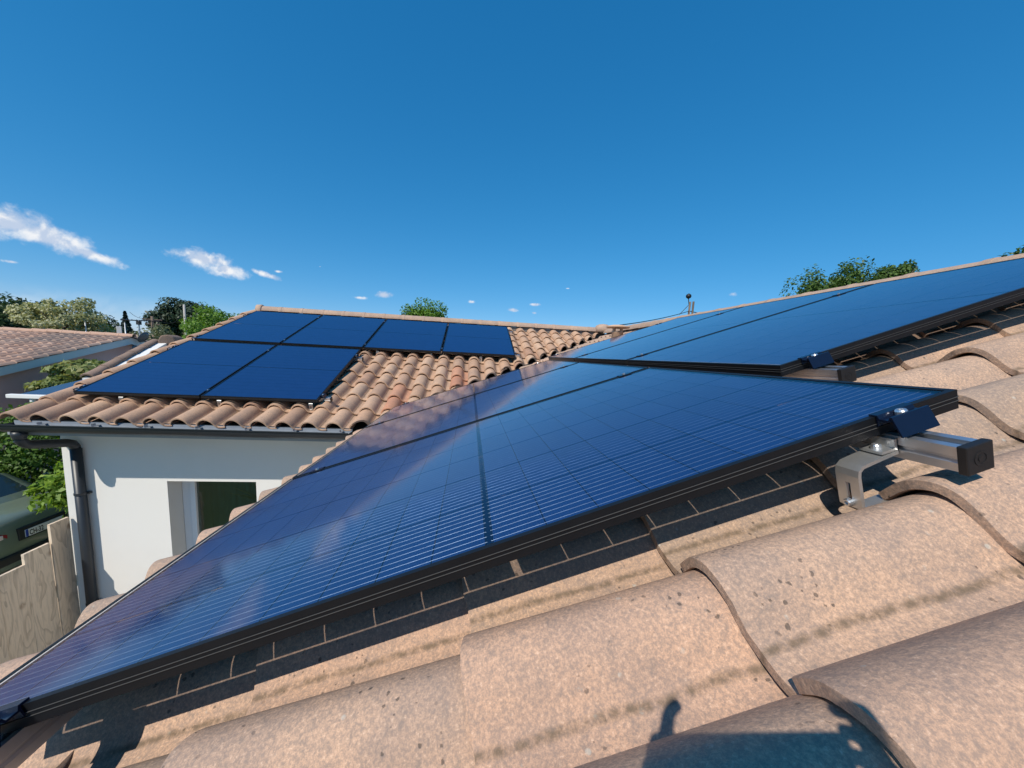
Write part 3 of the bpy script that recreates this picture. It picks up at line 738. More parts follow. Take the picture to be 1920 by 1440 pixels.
MX = (W - (6 * CW + 5 * GX)) / 2; MY = (L - (18 * CH + 16 * GY + MID)) / 2
def cell_xy(i, j): return MX + i * (CW + GX), MY + j * (CH + GY) + (MID - GY if j >= 9 else 0)
ch = .0012                                                        # clipped corners on the outer side
cell_me = [MB().prism(p, -.0042, -.0052, lambda a, b, d: (a, b, d)).mesh('cell') for p in
           ([(ch, 0), (CW - ch, 0), (CW, ch), (CW, CH), (0, CH), (0, ch)], [(0, 0), (CW, 0), (CW, CH - ch), (CW - ch, CH), (ch, CH), (0, CH - ch)])]
for c in cell_me: c.materials.append(MAT['cell'])
mb = MB()
for i in range(6):
    for j in range(18):
        x, y = cell_xy(i, j); mb.box((x, y, -.0052), (x + CW, y + CH, -.0042))
grid_me = mb.mesh('cell_grid'); grid_me.materials.append(MAT['cell'])
mb = MB()
for i in range(6):
    x0, _ = cell_xy(i, 0)
    for k in range(10):
        x = x0 + CW * (k + .5) / 10
        for (j0, j1) in ((0, 8), (9, 17)):
            y0 = cell_xy(0, j0)[1] - .004; y1 = cell_xy(0, j1)[1] + CH + .004; r = .00027
            mb.add([(x - r, y0, -.0041), (x, y0, -.0041 + r), (x + r, y0, -.0041), (x - r, y1, -.0041), (x, y1, -.0041 + r), (x + r, y1, -.0041)], [(0, 1, 4, 3), (1, 2, 5, 4)])
wire_me = mb.mesh('wire')
mf = MB()
for j in range(18): mf.box((MX, cell_xy(0, j)[1], -.0052), (W - MX, cell_xy(0, j)[1] + CH, -.0042))
strip_me = mf.mesh('cell_grid'); strip_me.materials.append(MAT['cell'])
wire_me.materials.append(MAT['wire_silver'])
glint_me = []
glint_me.append(MB().box((.012, .0106, -.0046), (W - .012, .0162, -.0016)).mesh('lip_glint'))  # pale strip painting the sun glint along the eave-end frame lip
def solar_panel(mw, label, group, cells='grid', wires=True):
    p = empty('solar_panel', mw=mw); tag(p, label, 'solar panel', group)
    obj('frame', fr_me, 'frame_black', p); obj('frame_groove', groove_me, 'groove_grey', p)['kind'] = 'stuff'; obj('glass', gl_me, 'panel_glass', p); obj('back_sheet', bk_me, 'back_sheet', p)
    if cells == 'each':
        for i in range(6):
            for j in range(18):
                x, y = cell_xy(i, j); o = bpy.data.objects.new('cell', cell_me[0 if j % 2 == 0 else 1]); COL.objects.link(o); o.parent = p; o.location = (x, y, 0)
    else:
        o = obj('cell_grid', grid_me if wires else strip_me, 'cell', p); o['kind'] = 'stuff'
    if wires:
        o = obj('wire', wire_me, 'wire_silver', p); o['kind'] = 'stuff'
        for b in glint_me: obj('lip_glint', b, 'glint_pale', p)
    return p
def mwA(u, v): return frame_mw(PA(u, v + W, 0), rA, eA, nA)
ga = 'solar panels on the near roof'
solar_panel(mwA(0, 0), 'large black framed solar panel in front, its cells and frame edge seen close up', ga, 'each')
solar_panel(mwA(0, W + GAP), 'middle solar panel of the lower row on the near roof', ga, 'each')
solar_panel(mwA(0, 2 * (W + GAP)), 'farthest solar panel of the lower near roof row, mirroring the tiles', ga)
UU = L + ROWGAP_A
solar_panel(mwA(UU, VOFF), 'upper row solar panel nearest the camera, running out of the picture on the right', ga)
solar_panel(mwA(UU, VOFF + W + GAP), 'middle solar panel of the upper row below the near ridge', ga)
solar_panel(mwA(UU, VOFF + 2 * (W + GAP)), 'farthest solar panel of the upper near roof row, beside the clay vent', ga)
def mwB(x, s): return frame_mw(PB(x, s, 0), rB, eB, nB)
gb = 'solar panels on the far roof'
UB = L + .1009
for i, lb in enumerate(('lower left solar panel on the far roof at the gable corner', 'lower solar panel on the far roof with tiles along its right edge')):
    solar_panel(mwB(i * (W + GAP), 0), lb, gb, wires=False)
for i, lb in enumerate(('leftmost of the four solar panels under the far ridge', 'second from left of the four solar panels under the far ridge',
                        'third from left of the four solar panels under the far ridge', 'rightmost of the four solar panels under the far ridge')):
    solar_panel(mwB(i * (W + GAP), UB), lb, gb, wires=False)

# mounting rails with their clamps and roof hooks (local frame: x = along the rail, y = up the slope, z = normal)
def rail_prof(): return [(-.020, 0), (-.020, -.016), (-.015, -.019), (-.015, -.023), (-.020, -.026), (-.020, -.040), (.020, -.040), (.020, -.026), (.015, -.023), (.015, -.019), (.020, -.016), (.020, 0), (.008, 0), (.008, -.003), (.015, -.003), (.015, -.013), (-.015, -.013), (-.015, -.003), (-.008, -.003), (-.008, 0)]
def end_clamp(parent, x, y, s):
    """z-shaped end clamp; s = +1 when the panel lies on the -x side"""
    z0 = .0
    pr = [(-.010, .0005), (-.010, .0035), (.004, .0035), (.007, -.003), (.021, -.003), (.024, .0035), (.027, .0035), (.041, -.029), (.038, -.0295), (.026, -.001), (.0225, -.006), (.0055, -.006), (.0045, -.016), (.002, -.016), (.002, .0005)]
    mb = MB().prism(pr, -.035, .035, lambda a, b, d: (x + s * a, y + d, b)); mb.build('clamp', 'clamp_black', parent)
    mb = MB().lathe([(.0085, -.003), (.0085, .003), (.007, .0055), (.0045, .0055), (.0045, .002), (.001, .002)], 16, Matrix.Translation((x + s * .0135, y, 0))); mb.build('bolt', 'aluminium', parent)
    mb = MB().box((x + s * .014 - .0035, y - .0035, -.034), (x + s * .014 + .0035, y + .0035, -.0035)); mb.build('bolt_shaft', 'aluminium', parent)
def mid_clamp(parent, x, y):
    mb = MB().box((x - .018, y - .030, .0005), (x + .018, y + .030, .0035)).box((x - .0085, y - .03, -.03), (x + .0085, y + .03, .0005)); mb.build('clamp', 'clamp_black', parent)
    mb = MB().lathe([(.0075, .0035), (.0075, .009), (.004, .009), (.004, .006), (.001, .006)], 12, Matrix.Translation((x, y, 0))); mb.build('bolt', 'aluminium', parent)
def hook(parent, x, y, drop=-.094, dy=-.10):
    """bent flat steel roof hook: arm under the rail, upright with a slot, foot sliding under the tile nose"""
    t, hw, zt = .006, .0205, -.0640
    y0 = y + dy; g_ = 1 if dy > 0 else -1
    pts = [(y + g_ * .022, zt), (y0 - g_ * .030, zt - .004), (y0 - g_ * .010, zt - .006), (y0 - g_ * .002, zt - .012), (y0, zt - .022), (y0, zt - .036), (y0, zt - .070), (y0, zt + drop + .012), (y0 - g_ * .012, zt + drop), (y0 - g_ * .03, zt + drop - .004), (y0 - g_ * .12, zt + drop - .004)]
    n = len(pts); slot = 5
    def off(i, s_):
        a, b = Vector(pts[max(i - 1, 0)]), Vector(pts[min(i + 1, n - 1)]); d = (b - a).normalized(); return Vector(pts[i]) + Vector((-d.y, d.x)) * t * .5 * s_
    loop = [off(i, 1) for i in range(n)] + [off(i, -1) for i in range(n - 1, -1, -1)]; m_ = len(loop)
    xs = [x - hw, x - .0045, x + .0045, x + hw]; vs, fs = [], []
    for xx in xs:
        for q in loop: vs.append((xx, q.x, q.y))
    for a in range(3):
        for i in range(m_):
            if a == 1 and i in (slot, m_ - 2 - slot): continue
            j = (i + 1) % m_; fs.append((a * m_ + i, a * m_ + j, (a + 1) * m_ + j, (a + 1) * m_ + i))
    for a in (0, 3):
        for i in range(n - 1): fs.append((a * m_ + i, a * m_ + i + 1, a * m_ + m_ - 2 - i, a * m_ + m_ - 1 - i))
    for a in (1, 2): fs.append((a * m_ + slot, a * m_ + slot + 1, a * m_ + m_ - 2 - slot, a * m_ + m_ - 1 - slot))
    MB().add(vs, fs).build('hook', 'steel_hook', parent)
    by = y + g_ * .0215
    MB().box((x - .019, min(by, by + g_ * .030), zt + .0035), (x + .019, max(by, by + g_ * .030), zt + .0080)).box((x - .019, min(by, by + g_ * .005), zt + .0080), (x + .019, max(by, by + g_ * .005), -.040)).build('hook_bracket', 'steel_hook', parent)
    bolt = [(.0075, 0), (.0075, .006), (.006, .008), (.0035, .008), (.0035, .004), (.001, .004)]
    MB().lathe(bolt, 14, Matrix.Translation((x, by + g_ * .018, zt + .008))).build('bolt', 'aluminium', parent)
    MB().lathe(bolt, 14, Matrix.Translation((x, y0 + g_ * .003, zt - .074)) @ Matrix.Rotation(-math.pi / 2 * g_, 4, 'X')).build('bolt', 'aluminium', parent)
def mounting_rail(mw, length, label, group, seams, ends, hooks, hook_dy=-.10):
    """mw origin = panel edge (x = 0) on the panel surface plane; the rail runs from x = -.13 along +x"""
    r = empty('mounting_rail', mw=mw); tag(r, label, 'rail', group)
    z = -.0355
    MB().prism(rail_prof(), -.10, length + .09, lambda a, b, d: (d, a, z + b)).build('rail', 'aluminium', r)
    for xa, xb, s in ((-.112, -.0995, -1), (length + .0895, length + .102, 1)):
        MB().box((xa, -.0225, z - .0425), (xb, .0225, z + .0025)).build('end_cap', 'plastic_black', r, bevel=.0018)
        xo = xa if s < 0 else xb
        MB().lathe([(.0115, 0), (.0115, .0008), (.0085, .0008), (.0085, .0002), (.005, .0002), (.005, .001), (.001, .001)], 18, Matrix.Translation((xo, 0, z - .02)) @ Matrix.Rotation(math.pi / 2 * s, 4, 'Y')).build('cap_emblem', 'plastic_black', r)
    if ends: end_clamp(r, 0, 0, -1); end_clamp(r, length, 0, 1)
    for x in seams: mid_clamp(r, x, 0)
    for x in hooks: hook(r, x, 0, dy=hook_dy)
    return r
# local x for the near roof runs towards +y (away from the camera)
def mwRA(u, v): return frame_mw(PA(u, v, 0), Vector((0, 1, 0)), eA * -1, nA)
LEN = 3 * W + 2 * GAP; SE = [W + GAP / 2, 2 * W + 1.5 * GAP]
def railA(u, v, label, hooks, flip=True): return mounting_rail(mwRA(u, v), LEN, label, 'rails on the near roof', SE, True, hooks, hook_dy=.10)
railA(1.592, 0, 'silver rail end with black cap and steel hook sticking out beside the front panel', [.0, 1.18, 2.36])
railA(.118, 0, 'rail below the front panel at the lower eave corner', [.35, 1.5, 2.6])
railA(UU + .105, VOFF, 'silver rail end under the lower corner of the upper panel row', [.5, 1.6, 2.7])
railA(UU + 1.46, VOFF, 'rail holding the upper panel row just below the near ridge', [.5, 1.6, 2.7])
def mwRB(x, s): return frame_mw(PB(x, s, 0), rB, eB, nB)
def railB(s, npan, label, hooks): return mounting_rail(mwRB(0, s), npan * W + (npan - 1) * GAP, label, 'rails on the far roof', [k * (W + GAP) - GAP / 2 for k in range(1, npan)], True, hooks, hook_dy=-.10)
railB(.135, 2, 'rail with bright hooks under the lower edge of the two lower far panels', [.37, 1.3, 2.22])
railB(1.46, 2, 'rail near the top edge of the two lower far panels', [.37, 2.1])
railB(UB + .13, 4, 'rail with hooks under the lower edge of the four far panels', [.4, 2.52, 3.32, 4.10])
railB(UB + 1.5, 4, 'rail near the top edge of the four panels under the far ridge', [.4, 2.2, 4.0])

# ------------------------------------------------------------------ fence, car
fe = empty('fence', (-3.38, 3.7, GZ)); tag(fe, 'weathered vertical board fence stepping down from the white wall', 'fence')
fy = 3.742; tops = [-1.33, -1.515, -1.62, -1.68, -1.73, -1.77, -1.80]
wid = [.185, .225, .215, .20, .21, .20, .20]
for i, (t, w) in enumerate(zip(tops, wid)):
    gap = .012 if i < 1 else .008
    mb = MB().box((-.013, -w / 2, 0), (.013, w / 2, t - GZ)); o = mb.build('board', 'fence_wood', fe, bevel=.003)
    o.location = (random.gauss(0, .004), fy - w / 2 - 3.7, 0); o.rotation_euler = (random.gauss(0, .006), 0, random.gauss(0, .01)); fy -= w + gap
for z in (.35, 1.05):
    MB().box((-.05, -1.5, z), (-.014, .03, z + .07)).build('fence_rail', 'fence_wood', fe)

def build_car():
    CX, CY = -5.62, 5.70
    car = empty('parked_car', mw=Matrix.Translation((CX, CY, GZ)) @ Matrix.Rotation(math.pi, 4, 'Z'))   # local +x points to the front
    tag(car, 'sage green car parked behind the board fence, rear plate showing', 'car')
    # body: lofted sections along x (0 = rear bumper), each a closed half-profile mirrored
    secs = []  # x, half width at sill, at belt, z sill, z belt, z crown
    for x, hw, zb, zt in ((.0, .60, .40, .66), (.03, .80, .30, .95), (.12, .86, .22, 1.02), (.45, .885, .20, 1.05), (.9, .89, .20, 1.03), (1.6, .89, .20, 1.0), (2.6, .89, .20, .98), (3.2, .88, .20, .95), (3.9, .85, .22, .84), (4.2, .78, .28, .74), (4.3, .62, .36, .62)):
        half = [(0, zb), (hw * .9, zb), (hw, zb + .12), (hw * 1.0, (zb + zt) * .55), (hw * .965, zt - .09), (hw * .90, zt - .02), (hw * .6, zt + .01), (0, zt + .02)]
        secs.append((x, half))
    vs, fs = [], []; n = 14
    for x, h in secs:
        ring = [(x, -a, z) for a, z in h] + [(x, a, z) for a, z in h[-2:0:-1]]; vs += ring; n = len(ring)
    for i in range(len(secs) - 1):
        for j in range(n): fs.append((i * n + j, i * n + (j + 1) % n, (i + 1) * n + (j + 1) % n, (i + 1) * n + j))
    fs += [tuple(range(n)), tuple(range((len(secs) - 1) * n, len(secs) * n))[::-1]]
    o = MB().add(vs, fs).build('body', 'car_paint', car, smooth=True)
    md = o.modifiers.new('sub', 'SUBSURF'); md.levels = md.render_levels = 2
    # cabin
    vs, fs = [], []
    cs = ((.62, .70, 1.04, .76, 1.05), (1.05, .72, 1.0, .60, 1.40), (1.7, .74, 1.0, .60, 1.47), (2.3, .74, 1.0, .58, 1.44), (3.05, .72, .97, .70, .99))
    for x, hb, zb, ht, zt in cs: vs += [(x, -hb, zb), (x, -ht, zt - .03), (x, -ht * .8, zt), (x, ht * .8, zt), (x, ht, zt - .03), (x, hb, zb)]
    for i in range(len(cs) - 1):
        for j in range(5): fs.append((i * 6 + j, i * 6 + j + 1, i * 6 + 7 + j, i * 6 + 6 + j))
    MB().add(vs, fs).build('cabin', 'car_paint', car, smooth=True)
    def quad(nm, q, mat, th=.012): 
        q = [Vector(v) for v in q]; nn_ = (q[1] - q[0]).cross(q[3] - q[0]).normalized() * th
        return MB().add([v + nn_ * .6 for v in q] + [v - nn_ * .4 for v in q], [(0, 1, 2, 3), (7, 6, 5, 4), (0, 4, 5, 1), (1, 5, 6, 2), (2, 6, 7, 3), (3, 7, 4, 0)]).build(nm, mat, car)
    quad('rear_window', [(.66, -.58, 1.075), (.66, .58, 1.075), (1.03, .50, 1.385), (1.03, -.50, 1.385)], 'car_glass')
    quad('windscreen', [(2.98, .60, 1.02), (2.98, -.60, 1.02), (2.36, -.50, 1.41), (2.36, .50, 1.41)], 'car_glass')
    for s in (-1, 1):
        quad('side_window', [(1.0, s * .722, 1.07), (2.75, s * .728, 1.06), (2.3, s * .615, 1.375), (1.2, s * .62, 1.375)], 'car_glass')
        ya, yb = (s * .84, s * .47)
        mb = MB().prism([(.84, .70), (.86, .93), (.62, .90), (.44, .82), (.44, .76), (.62, .72)], 0, 1, lambda a, b, d: (.012 + d * .10 + (a - .44) * .10, s * a, b)); t = mb.build('tail_light', 'lamp_red', car, bevel=.008)
        mb = MB().box((.0, s * .50 - .0, .775), (.05, s * .72, .835)).build('reversing_lamp', 'lamp_clear', car, bevel=.006); mb.parent = t
        for wx in (.75, 3.45):
            w = empty('wheel'); w.parent = car; w.location = (wx, s * .80, .31)
            MB().lathe([(.20, -.10), (.29, -.105), (.31, -.08), (.31, .08), (.29, .105), (.20, .10)], 28, Matrix.Rotation(math.pi / 2, 4, 'X')).build('tyre', 'rubber', w, smooth=True)
            MB().lathe([(.02, -.09), (.19, -.085), (.21, -.10), (.21, .10), (.19, .085), (.02, .09)], 24, Matrix.Rotation(math.pi / 2, 4, 'X')).build('rim', 'wheel_metal', w, smooth=True)
    MB().box((-.045, -.80, .40), (.06, .80, .52)).build('bumper_strip', 'car_trim', car, bevel=.02)
    MB().box((-.012, -.33, .665), (.03, .33, .85)).build('plate_recess', 'car_trim', car, bevel=.01)
    pl = MB().box((-.022, -.26, .69), (-.013, .26, .80)).build('number_plate', 'plate_white', car)
    MB().box((-.0235, .225, .6915), (-.0221, .2585, .7985)).build('plate_band', 'plate_blue', car).parent = pl
    tx = bpy.data.curves.new('plate_text', 'FONT'); tx.body = 'CH-32'; tx.size = .108; tx.extrude = .0006; tx.offset = .0022; tx.space_character = 1.05
    tmp = bpy.data.objects.new('plate_text_source', tx); COL.objects.link(tmp); bpy.context.view_layer.update()
    tm = bpy.data.meshes.new_from_object(tmp.evaluated_get(bpy.context.evaluated_depsgraph_get())); bpy.data.objects.remove(tmp)
    tm.materials.clear(); tm.materials.append(MAT['ink'])
    to = bpy.data.objects.new('plate_text', tm); COL.objects.link(to); to.parent = pl
    to.matrix_local = frame_mw(Vector((-.0228, .212, .703)), Vector((0, -1, 0)) * .60, Vector((0, 0, 1)), Vector((-1, 0, 0)))
build_car()

# ------------------------------------------------------------------ neighbouring house (left)
NX, NYR, NZR = -10.2, 13.25, .56
nh = empty('neighbour_house', (NX, NYR, GZ)); tag(nh, 'low pink rendered house with faded clay roof and pale blue rake boards', 'house')
NM = Matrix.Translation((0, 0, 0)) 
def nobj(o): o.parent = nh; o.matrix_local = Matrix.Translation((-NX, -NYR, -GZ)); return o
NPT = .235; NHW = 7.0
def nz(y): return NZR - abs(y - NYR) * NPT
v = [(NX - .18, NYR - NHW + .5, GZ), (NX - .18, NYR - NHW + .5, nz(NYR - NHW + .5) - .2), (NX - .18, NYR, NZR - .2), (NX - .18, NYR + NHW - .5, nz(NYR + NHW - .5) - .2), (NX - .18, NYR + NHW - .5, GZ)]
v2 = [(-30, b, c) for a, b, c in v]
f = [(0, 1, 2, 3, 4), (9, 8, 7, 6, 5)] + [(i, i + 5, (i + 1) % 5 + 5, (i + 1) % 5) for i in range(5)]
nobj(obj('wall', mesh('wall', v + v2, f), 'render_pink'))
for s in (-1, 1):
    ya, yb = NYR + s * .0, NYR + s * NHW
    mb = MB().add([(NX, ya, NZR - .02), (NX, yb, nz(yb) - .02), (NX, yb, nz(yb) - .22), (NX, ya, NZR - .22), (NX - .03, ya, NZR - .02), (NX - .03, yb, nz(yb) - .02), (NX - .03, yb, nz(yb) - .22), (NX - .03, ya, NZR - .22)], [(0, 1, 2, 3), (7, 6, 5, 4), (0, 4, 5, 1), (1, 5, 6, 2), (2, 6, 7, 3), (3, 7, 4, 0)])
    nobj(mb.build('rake_board', 'fascia_blue'))
def neighbour_roof(s):
    # rows of barrel tiles as one stepped, corrugated sheet: far too small to tell apart one by one
    ncol = int(19 / .23); xs = []
    for c in range(ncol):
        for t in (0, .18, .36, .54, .72, .86): xs.append((c + t) * .23)
    X = np.array(xs); H = .06 * np.maximum(0, np.sin(np.pi * np.clip((X / .23 % 1) / .74, 0, 1)))
    rowsN = int(NHW / .36) + 1; V = []; 
    for r in range(rowsN + 1):
        d = min(NHW + .05, r * .36)
        for lift in ((.02, -.004) if r < rowsN else (.02,)):
            dd = d if lift > 0 else d + .012
            zz = NZR - dd * NPT
            for x, h in zip(X, H): V.append((NX + .04 - x, NYR + s * dd, zz + h + lift + random.gauss(0, .002)))
    nx_ = len(X); R = len(V) // nx_; F = []
    for r in range(R - 1):
        for i in range(nx_ - 1): F.append((r * nx_ + i, r * nx_ + i + 1, (r + 1) * nx_ + i + 1, (r + 1) * nx_ + i))
    o = obj('roof', mesh('roof', V, F), 'neighbour_tile'); o['kind'] = 'stuff'; return nobj(o)
neighbour_roof(-1); neighbour_roof(1)
for i in range(44):
    o = bpy.data.objects.new('ridge_tile', rc_n) if 'rc_n' in globals() else None
    if o is None: rc_n = retint(rc, 'neighbour_tile'); o = bpy.data.objects.new('ridge_tile', rc_n)
    COL.objects.link(o); o.parent = nh; o.matrix_local = Matrix.Translation((-NX, -NYR, -GZ)) @ Matrix.Translation((NX + .05 - .40 * (i + 1), NYR, NZR + .035 + random.gauss(0, .006))) @ Matrix.Rotation(-math.pi / 2, 4, 'Z')
mb = MB().box((-14.4, 11.25, nz(11.4) - .1), (-14.1, 11.55, nz(11.4) + .26)); nobj(mb.build('chimney_stub', 'old_tile', bevel=.01))
mb = MB().box((-14.44, 11.21, nz(11.4) + .262), (-14.06, 11.59, nz(11.4) + .31)); nobj(mb.build('chimney_slab', 'old_tile', bevel=.01))
# aerial mast with yagi and dishes on the gable
am = empty('tv_aerial', (-10.1, 13.45, .0)); tag(am, 'galvanised aerial mast with long antenna on the pink gable', 'antenna')
MB().tube([(0, 0, .02), (0, 0, 1.14)], .022, 8).build('mast', 'galvanised', am)
bd = Vector((.83, .56, 0)).normalized(); pd_ = Vector((-bd.y, bd.x, 0))
MB().tube([Vector((0, 0, 1.10)) - bd * .42, Vector((0, 0, 1.14)) + bd * .50], .020, 6).build('boom', 'dark_metal', am)
for t in (-.40, -.28, -.16, -.05, .07, .20, .33, .46):
    c = Vector((0, 0, 1.125)) + bd * t; MB().tube([c - pd_ * .12 - Vector((0, 0, .02)), c + pd_ * .12 + Vector((0, 0, .02))], .010, 5).build('element', 'dark_metal', am)
MB().box((-.05, -.05, .98), (.05, .05, 1.10)).build('amplifier_box', 'dark_metal', am, bevel=.01)
c = Vector((0, 0, 1.0)) + bd * .34; MB().tube([c + Vector((0, 0, .14)), c - Vector((0, 0, .18)) - bd * .05], .010, 6).build('reflector', 'dark_metal', am)
for zz, rr, nm, lb, off in ((.58, .20, 'satellite_dish', 'grey round satellite dish on the aerial mast at the gable apex', (0, 0)), (.16, .16, 'satellite_dish', 'small dark dish low on the pink gable beside the mast', (-.02, -.26))):
    d = empty(nm, (-10.1 + off[0], 13.45 + off[1], zz)); tag(d, lb, 'satellite dish', 'dishes on the pink gable')
    M_ = Matrix.Rotation(R_(-62), 4, 'Y') if zz > .3 else Matrix.Rotation(R_(70), 4, 'Y')
    MB().lathe([(.01, -.05), (rr * .5, -.035), (rr, 0), (rr * .98, .008), (rr * .5, -.022), (.01, -.035)], 20, Matrix.Translation((.10, 0, 0)) @ M_).build('dish', 'dish_grey', d, smooth=True)
    MB().tube([(0, 0, -.05), (.08, 0, -.02)], .015, 6).build('bracket', 'dark_metal', d)
    MB().tube([(.10, 0, -.12), (.28, 0, .02)], .008, 6).build('feed_arm', 'dark_metal', d)

# sloping white party wall with tile coping just beyond the far gable
pw = empty('party_wall', (-3.9, 5.4, GZ)); tag(pw, 'white sloping party wall with brown tile coping beside the far gable', 'wall')
q1, q2 = dirpt(196, 702, 6.75), dirpt(313, 637, 8.4)
dv = (q2 - q1); hd = Vector((dv.x, dv.y, 0)).normalized(); sd = Vector((-hd.y, hd.x, 0))
def pw_part(mb_, nm, mat, **k): o = mb_.build(nm, mat, None, **k); o.parent = pw; o.matrix_local = Matrix.Translation(-Vector((-3.9, 5.4, GZ))); return o
vs = [q1, q2, q2 + hd * .9, q2 + hd * .9 + sd * .2, q2 + sd * .2, q1 + sd * .2]
mb = MB().add([q1 - Vector((0, 0, .05)), q2 - Vector((0, 0, .05)), Vector((q2.x, q2.y, GZ)), Vector((q1.x, q1.y, GZ))] + [p + sd * .2 for p in (q1 - Vector((0, 0, .05)), q2 - Vector((0, 0, .05)), Vector((q2.x, q2.y, GZ)), Vector((q1.x, q1.y, GZ)))], [(0, 1, 2, 3), (7, 6, 5, 4), (0, 4, 5, 1), (1, 5, 6, 2), (2, 6, 7, 3), (3, 7, 4, 0)])
pw_part(mb, 'wall', 'render_bright')
sl = dv.normalized(); up_ = sd.cross(sl) * -1
if up_.z < 0: up_ = -up_
cop = retint(ridge_cap('coping_tile', .42, .060, .054, .035), 'old_tile')
nC = int(dv.length / .36)
for i in range(nC):
    p = q1 + sl * (.36 * i) + sd * .16 - Vector((0, 0, .025)); o = bpy.data.objects.new('coping_tile', cop); COL.objects.link(o); o.parent = pw
    o.matrix_local = Matrix.Translation(-Vector((-3.9, 5.4, GZ))) @ frame_mw(p, sl.cross(up_).normalized(), sl, up_)
mb = MB()
pr = [(-.11, -.22), (.09, -.24), (.14, -.03), (.11, .05), (.02, .085), (-.09, .06), (-.135, -.015)]
mb.prism(pr, -.02, .42, lambda a, b, d: q2 + Vector((1, .75, 0)).normalized() * a * .8 + Vector((-.35, 1, 0)).normalized() * d + Vector((0, 0, b)))
pw_part(mb, 'ridge_block', 'old_tile', bevel=.02)
for i in range(3):
    p = q2 + Vector((.22 + .2 * i, .18 + .22 * i, -.02)); 
    o = bpy.data.objects.new('ridge_tile', cop); COL.objects.link(o); o.parent = pw; o.matrix_local = Matrix.Translation(-Vector((-3.9, 5.4, GZ)) + p) @ Matrix.Rotation(R_(-45 + 25 * i), 4, 'Z') @ Matrix.Rotation(random.gauss(0, .08), 4, 'Y')

# lean-to with dark glazed roof and white gutter
lt = empty('lean_to', (-6.6, 8.3, GZ)); tag(lt, 'lean-to with dark glazed roof and white gutter beside the leafy bush', 'shelter')
LTM = Matrix.Translation(-Vector((-6.6, 8.3, GZ)))
def ltp(mb_, nm, mat, **k): o = mb_.build(nm, mat, None, **k); o.parent = lt; o.matrix_local = LTM; return o
lz0, lz1 = -.60, -.24
simple('lean_glass', (.05, .065, .10), .12, 0, .25, 5, .1)
for i in range(5):
    x0 = -7.62 + i * .62
    mb = MB().add([(x0, 7.5, lz0), (x0 + .60, 7.5, lz0), (x0 + .60, 9.7, lz1), (x0, 9.7, lz1), (x0, 7.5, lz0 - .02), (x0 + .60, 7.5, lz0 - .02), (x0 + .60, 9.7, lz1 - .02), (x0, 9.7, lz1 - .02)], [(0, 1, 2, 3), (7, 6, 5, 4), (0, 4, 5, 1), (1, 5, 6, 2), (2, 6, 7, 3), (3, 7, 4, 0)])
    ltp(mb, 'pane', 'lean_glass')
    mb = MB().add([(x0 + .60, 7.5, lz0 + .012), (x0 + .62, 7.5, lz0 + .012), (x0 + .62, 9.7, lz1 + .012), (x0 + .60, 9.7, lz1 + .012), (x0 + .60, 7.5, lz0 - .06), (x0 + .62, 7.5, lz0 - .06), (x0 + .62, 9.7, lz1 - .06), (x0 + .60, 9.7, lz1 - .06)], [(0, 1, 2, 3), (7, 6, 5, 4), (0, 4, 5, 1), (1, 5, 6, 2), (2, 6, 7, 3), (3, 7, 4, 0)])
    ltp(mb, 'glazing_bar', 'dish_grey')
ltp(MB().box((-7.72, 7.40, lz0 - .06), (-4.5, 7.498, lz0 + .012)), 'gutter', 'white_paint', bevel=.01)
ltp(MB().tube([(-7.35, 7.46, lz0 - .06), (-7.35, 7.46, GZ)], .035, 10), 'post', 'white_paint')
ltp(MB().tube([(-4.7, 7.46, lz0 - .06), (-4.7, 7.46, GZ)], .035, 10), 'post', 'white_paint')

# ------------------------------------------------------------------ vegetation
def leaf_mesh(name, P, N, size, aspect=1.7, spread=1.0):
    """diamond leaves at points P, facing roughly N"""
    n = len(P); d = rng.normal(size=(n, 3)); d /= np.linalg.norm(d, axis=1)[:, None]
    nn_ = N + spread * rng.normal(size=(n, 3)) * .7; nn_ /= np.linalg.norm(nn_, axis=1)[:, None]
    a = np.cross(nn_, d); a /= np.linalg.norm(a, axis=1)[:, None] + 1e-9; b = np.cross(nn_, a)
    s = (size * rng.uniform(.6, 1.35, n))[:, None]
    droop = np.array([0, 0, -1.0]) * s * .15
    V = np.empty((n, 4, 3)); V[:, 0] = P - a * s * .5; V[:, 1] = P + b * s * .5 / aspect; V[:, 2] = P + a * s * .5 + droop; V[:, 3] = P - b * s * .5 / aspect
    me = bpy.data.meshes.new(name); me.vertices.add(4 * n); me.vertices.foreach_set('co', V.reshape(-1))
    me.loops.add(4 * n); me.loops.foreach_set('vertex_index', np.arange(4 * n, dtype=np.int32))
    me.polygons.add(n); me.polygons.foreach_set('loop_start', np.arange(0, 4 * n, 4, dtype=np.int32)); me.update(); me.validate(); return me
def blob_points(c, r, n, shell=.55):
    d = rng.normal(size=(n, 3)); d /= np.linalg.norm(d, axis=1)[:, None]
    rad = shell + (1 - shell) * rng.uniform(0, 1, n) ** .6
    return np.array(c) + d * rad[:, None] * np.array(r), d
def crown_points(c, r, n, clumps, csize=.32, flat=1.0, power=.45):
    """foliage gathered in clumps spread through the crown volume"""
    P, N = [], []
    for i in range(clumps):
        d = rng.normal(size=3); d /= np.linalg.norm(d); rad = rng.uniform(.1, 1) ** power
        cc = np.array(c) + d * rad * np.array(r) * (1 - csize * .6)
        rr = np.array(r) * csize * rng.uniform(.6, 1.25); rr[2] *= flat
        p, q = blob_points(cc, rr, n // clumps, .35); P.append(p); N.append(q * .7 + np.array([0, 0, .5]) + d * .5)
    return np.concatenate(P), np.concatenate(N)
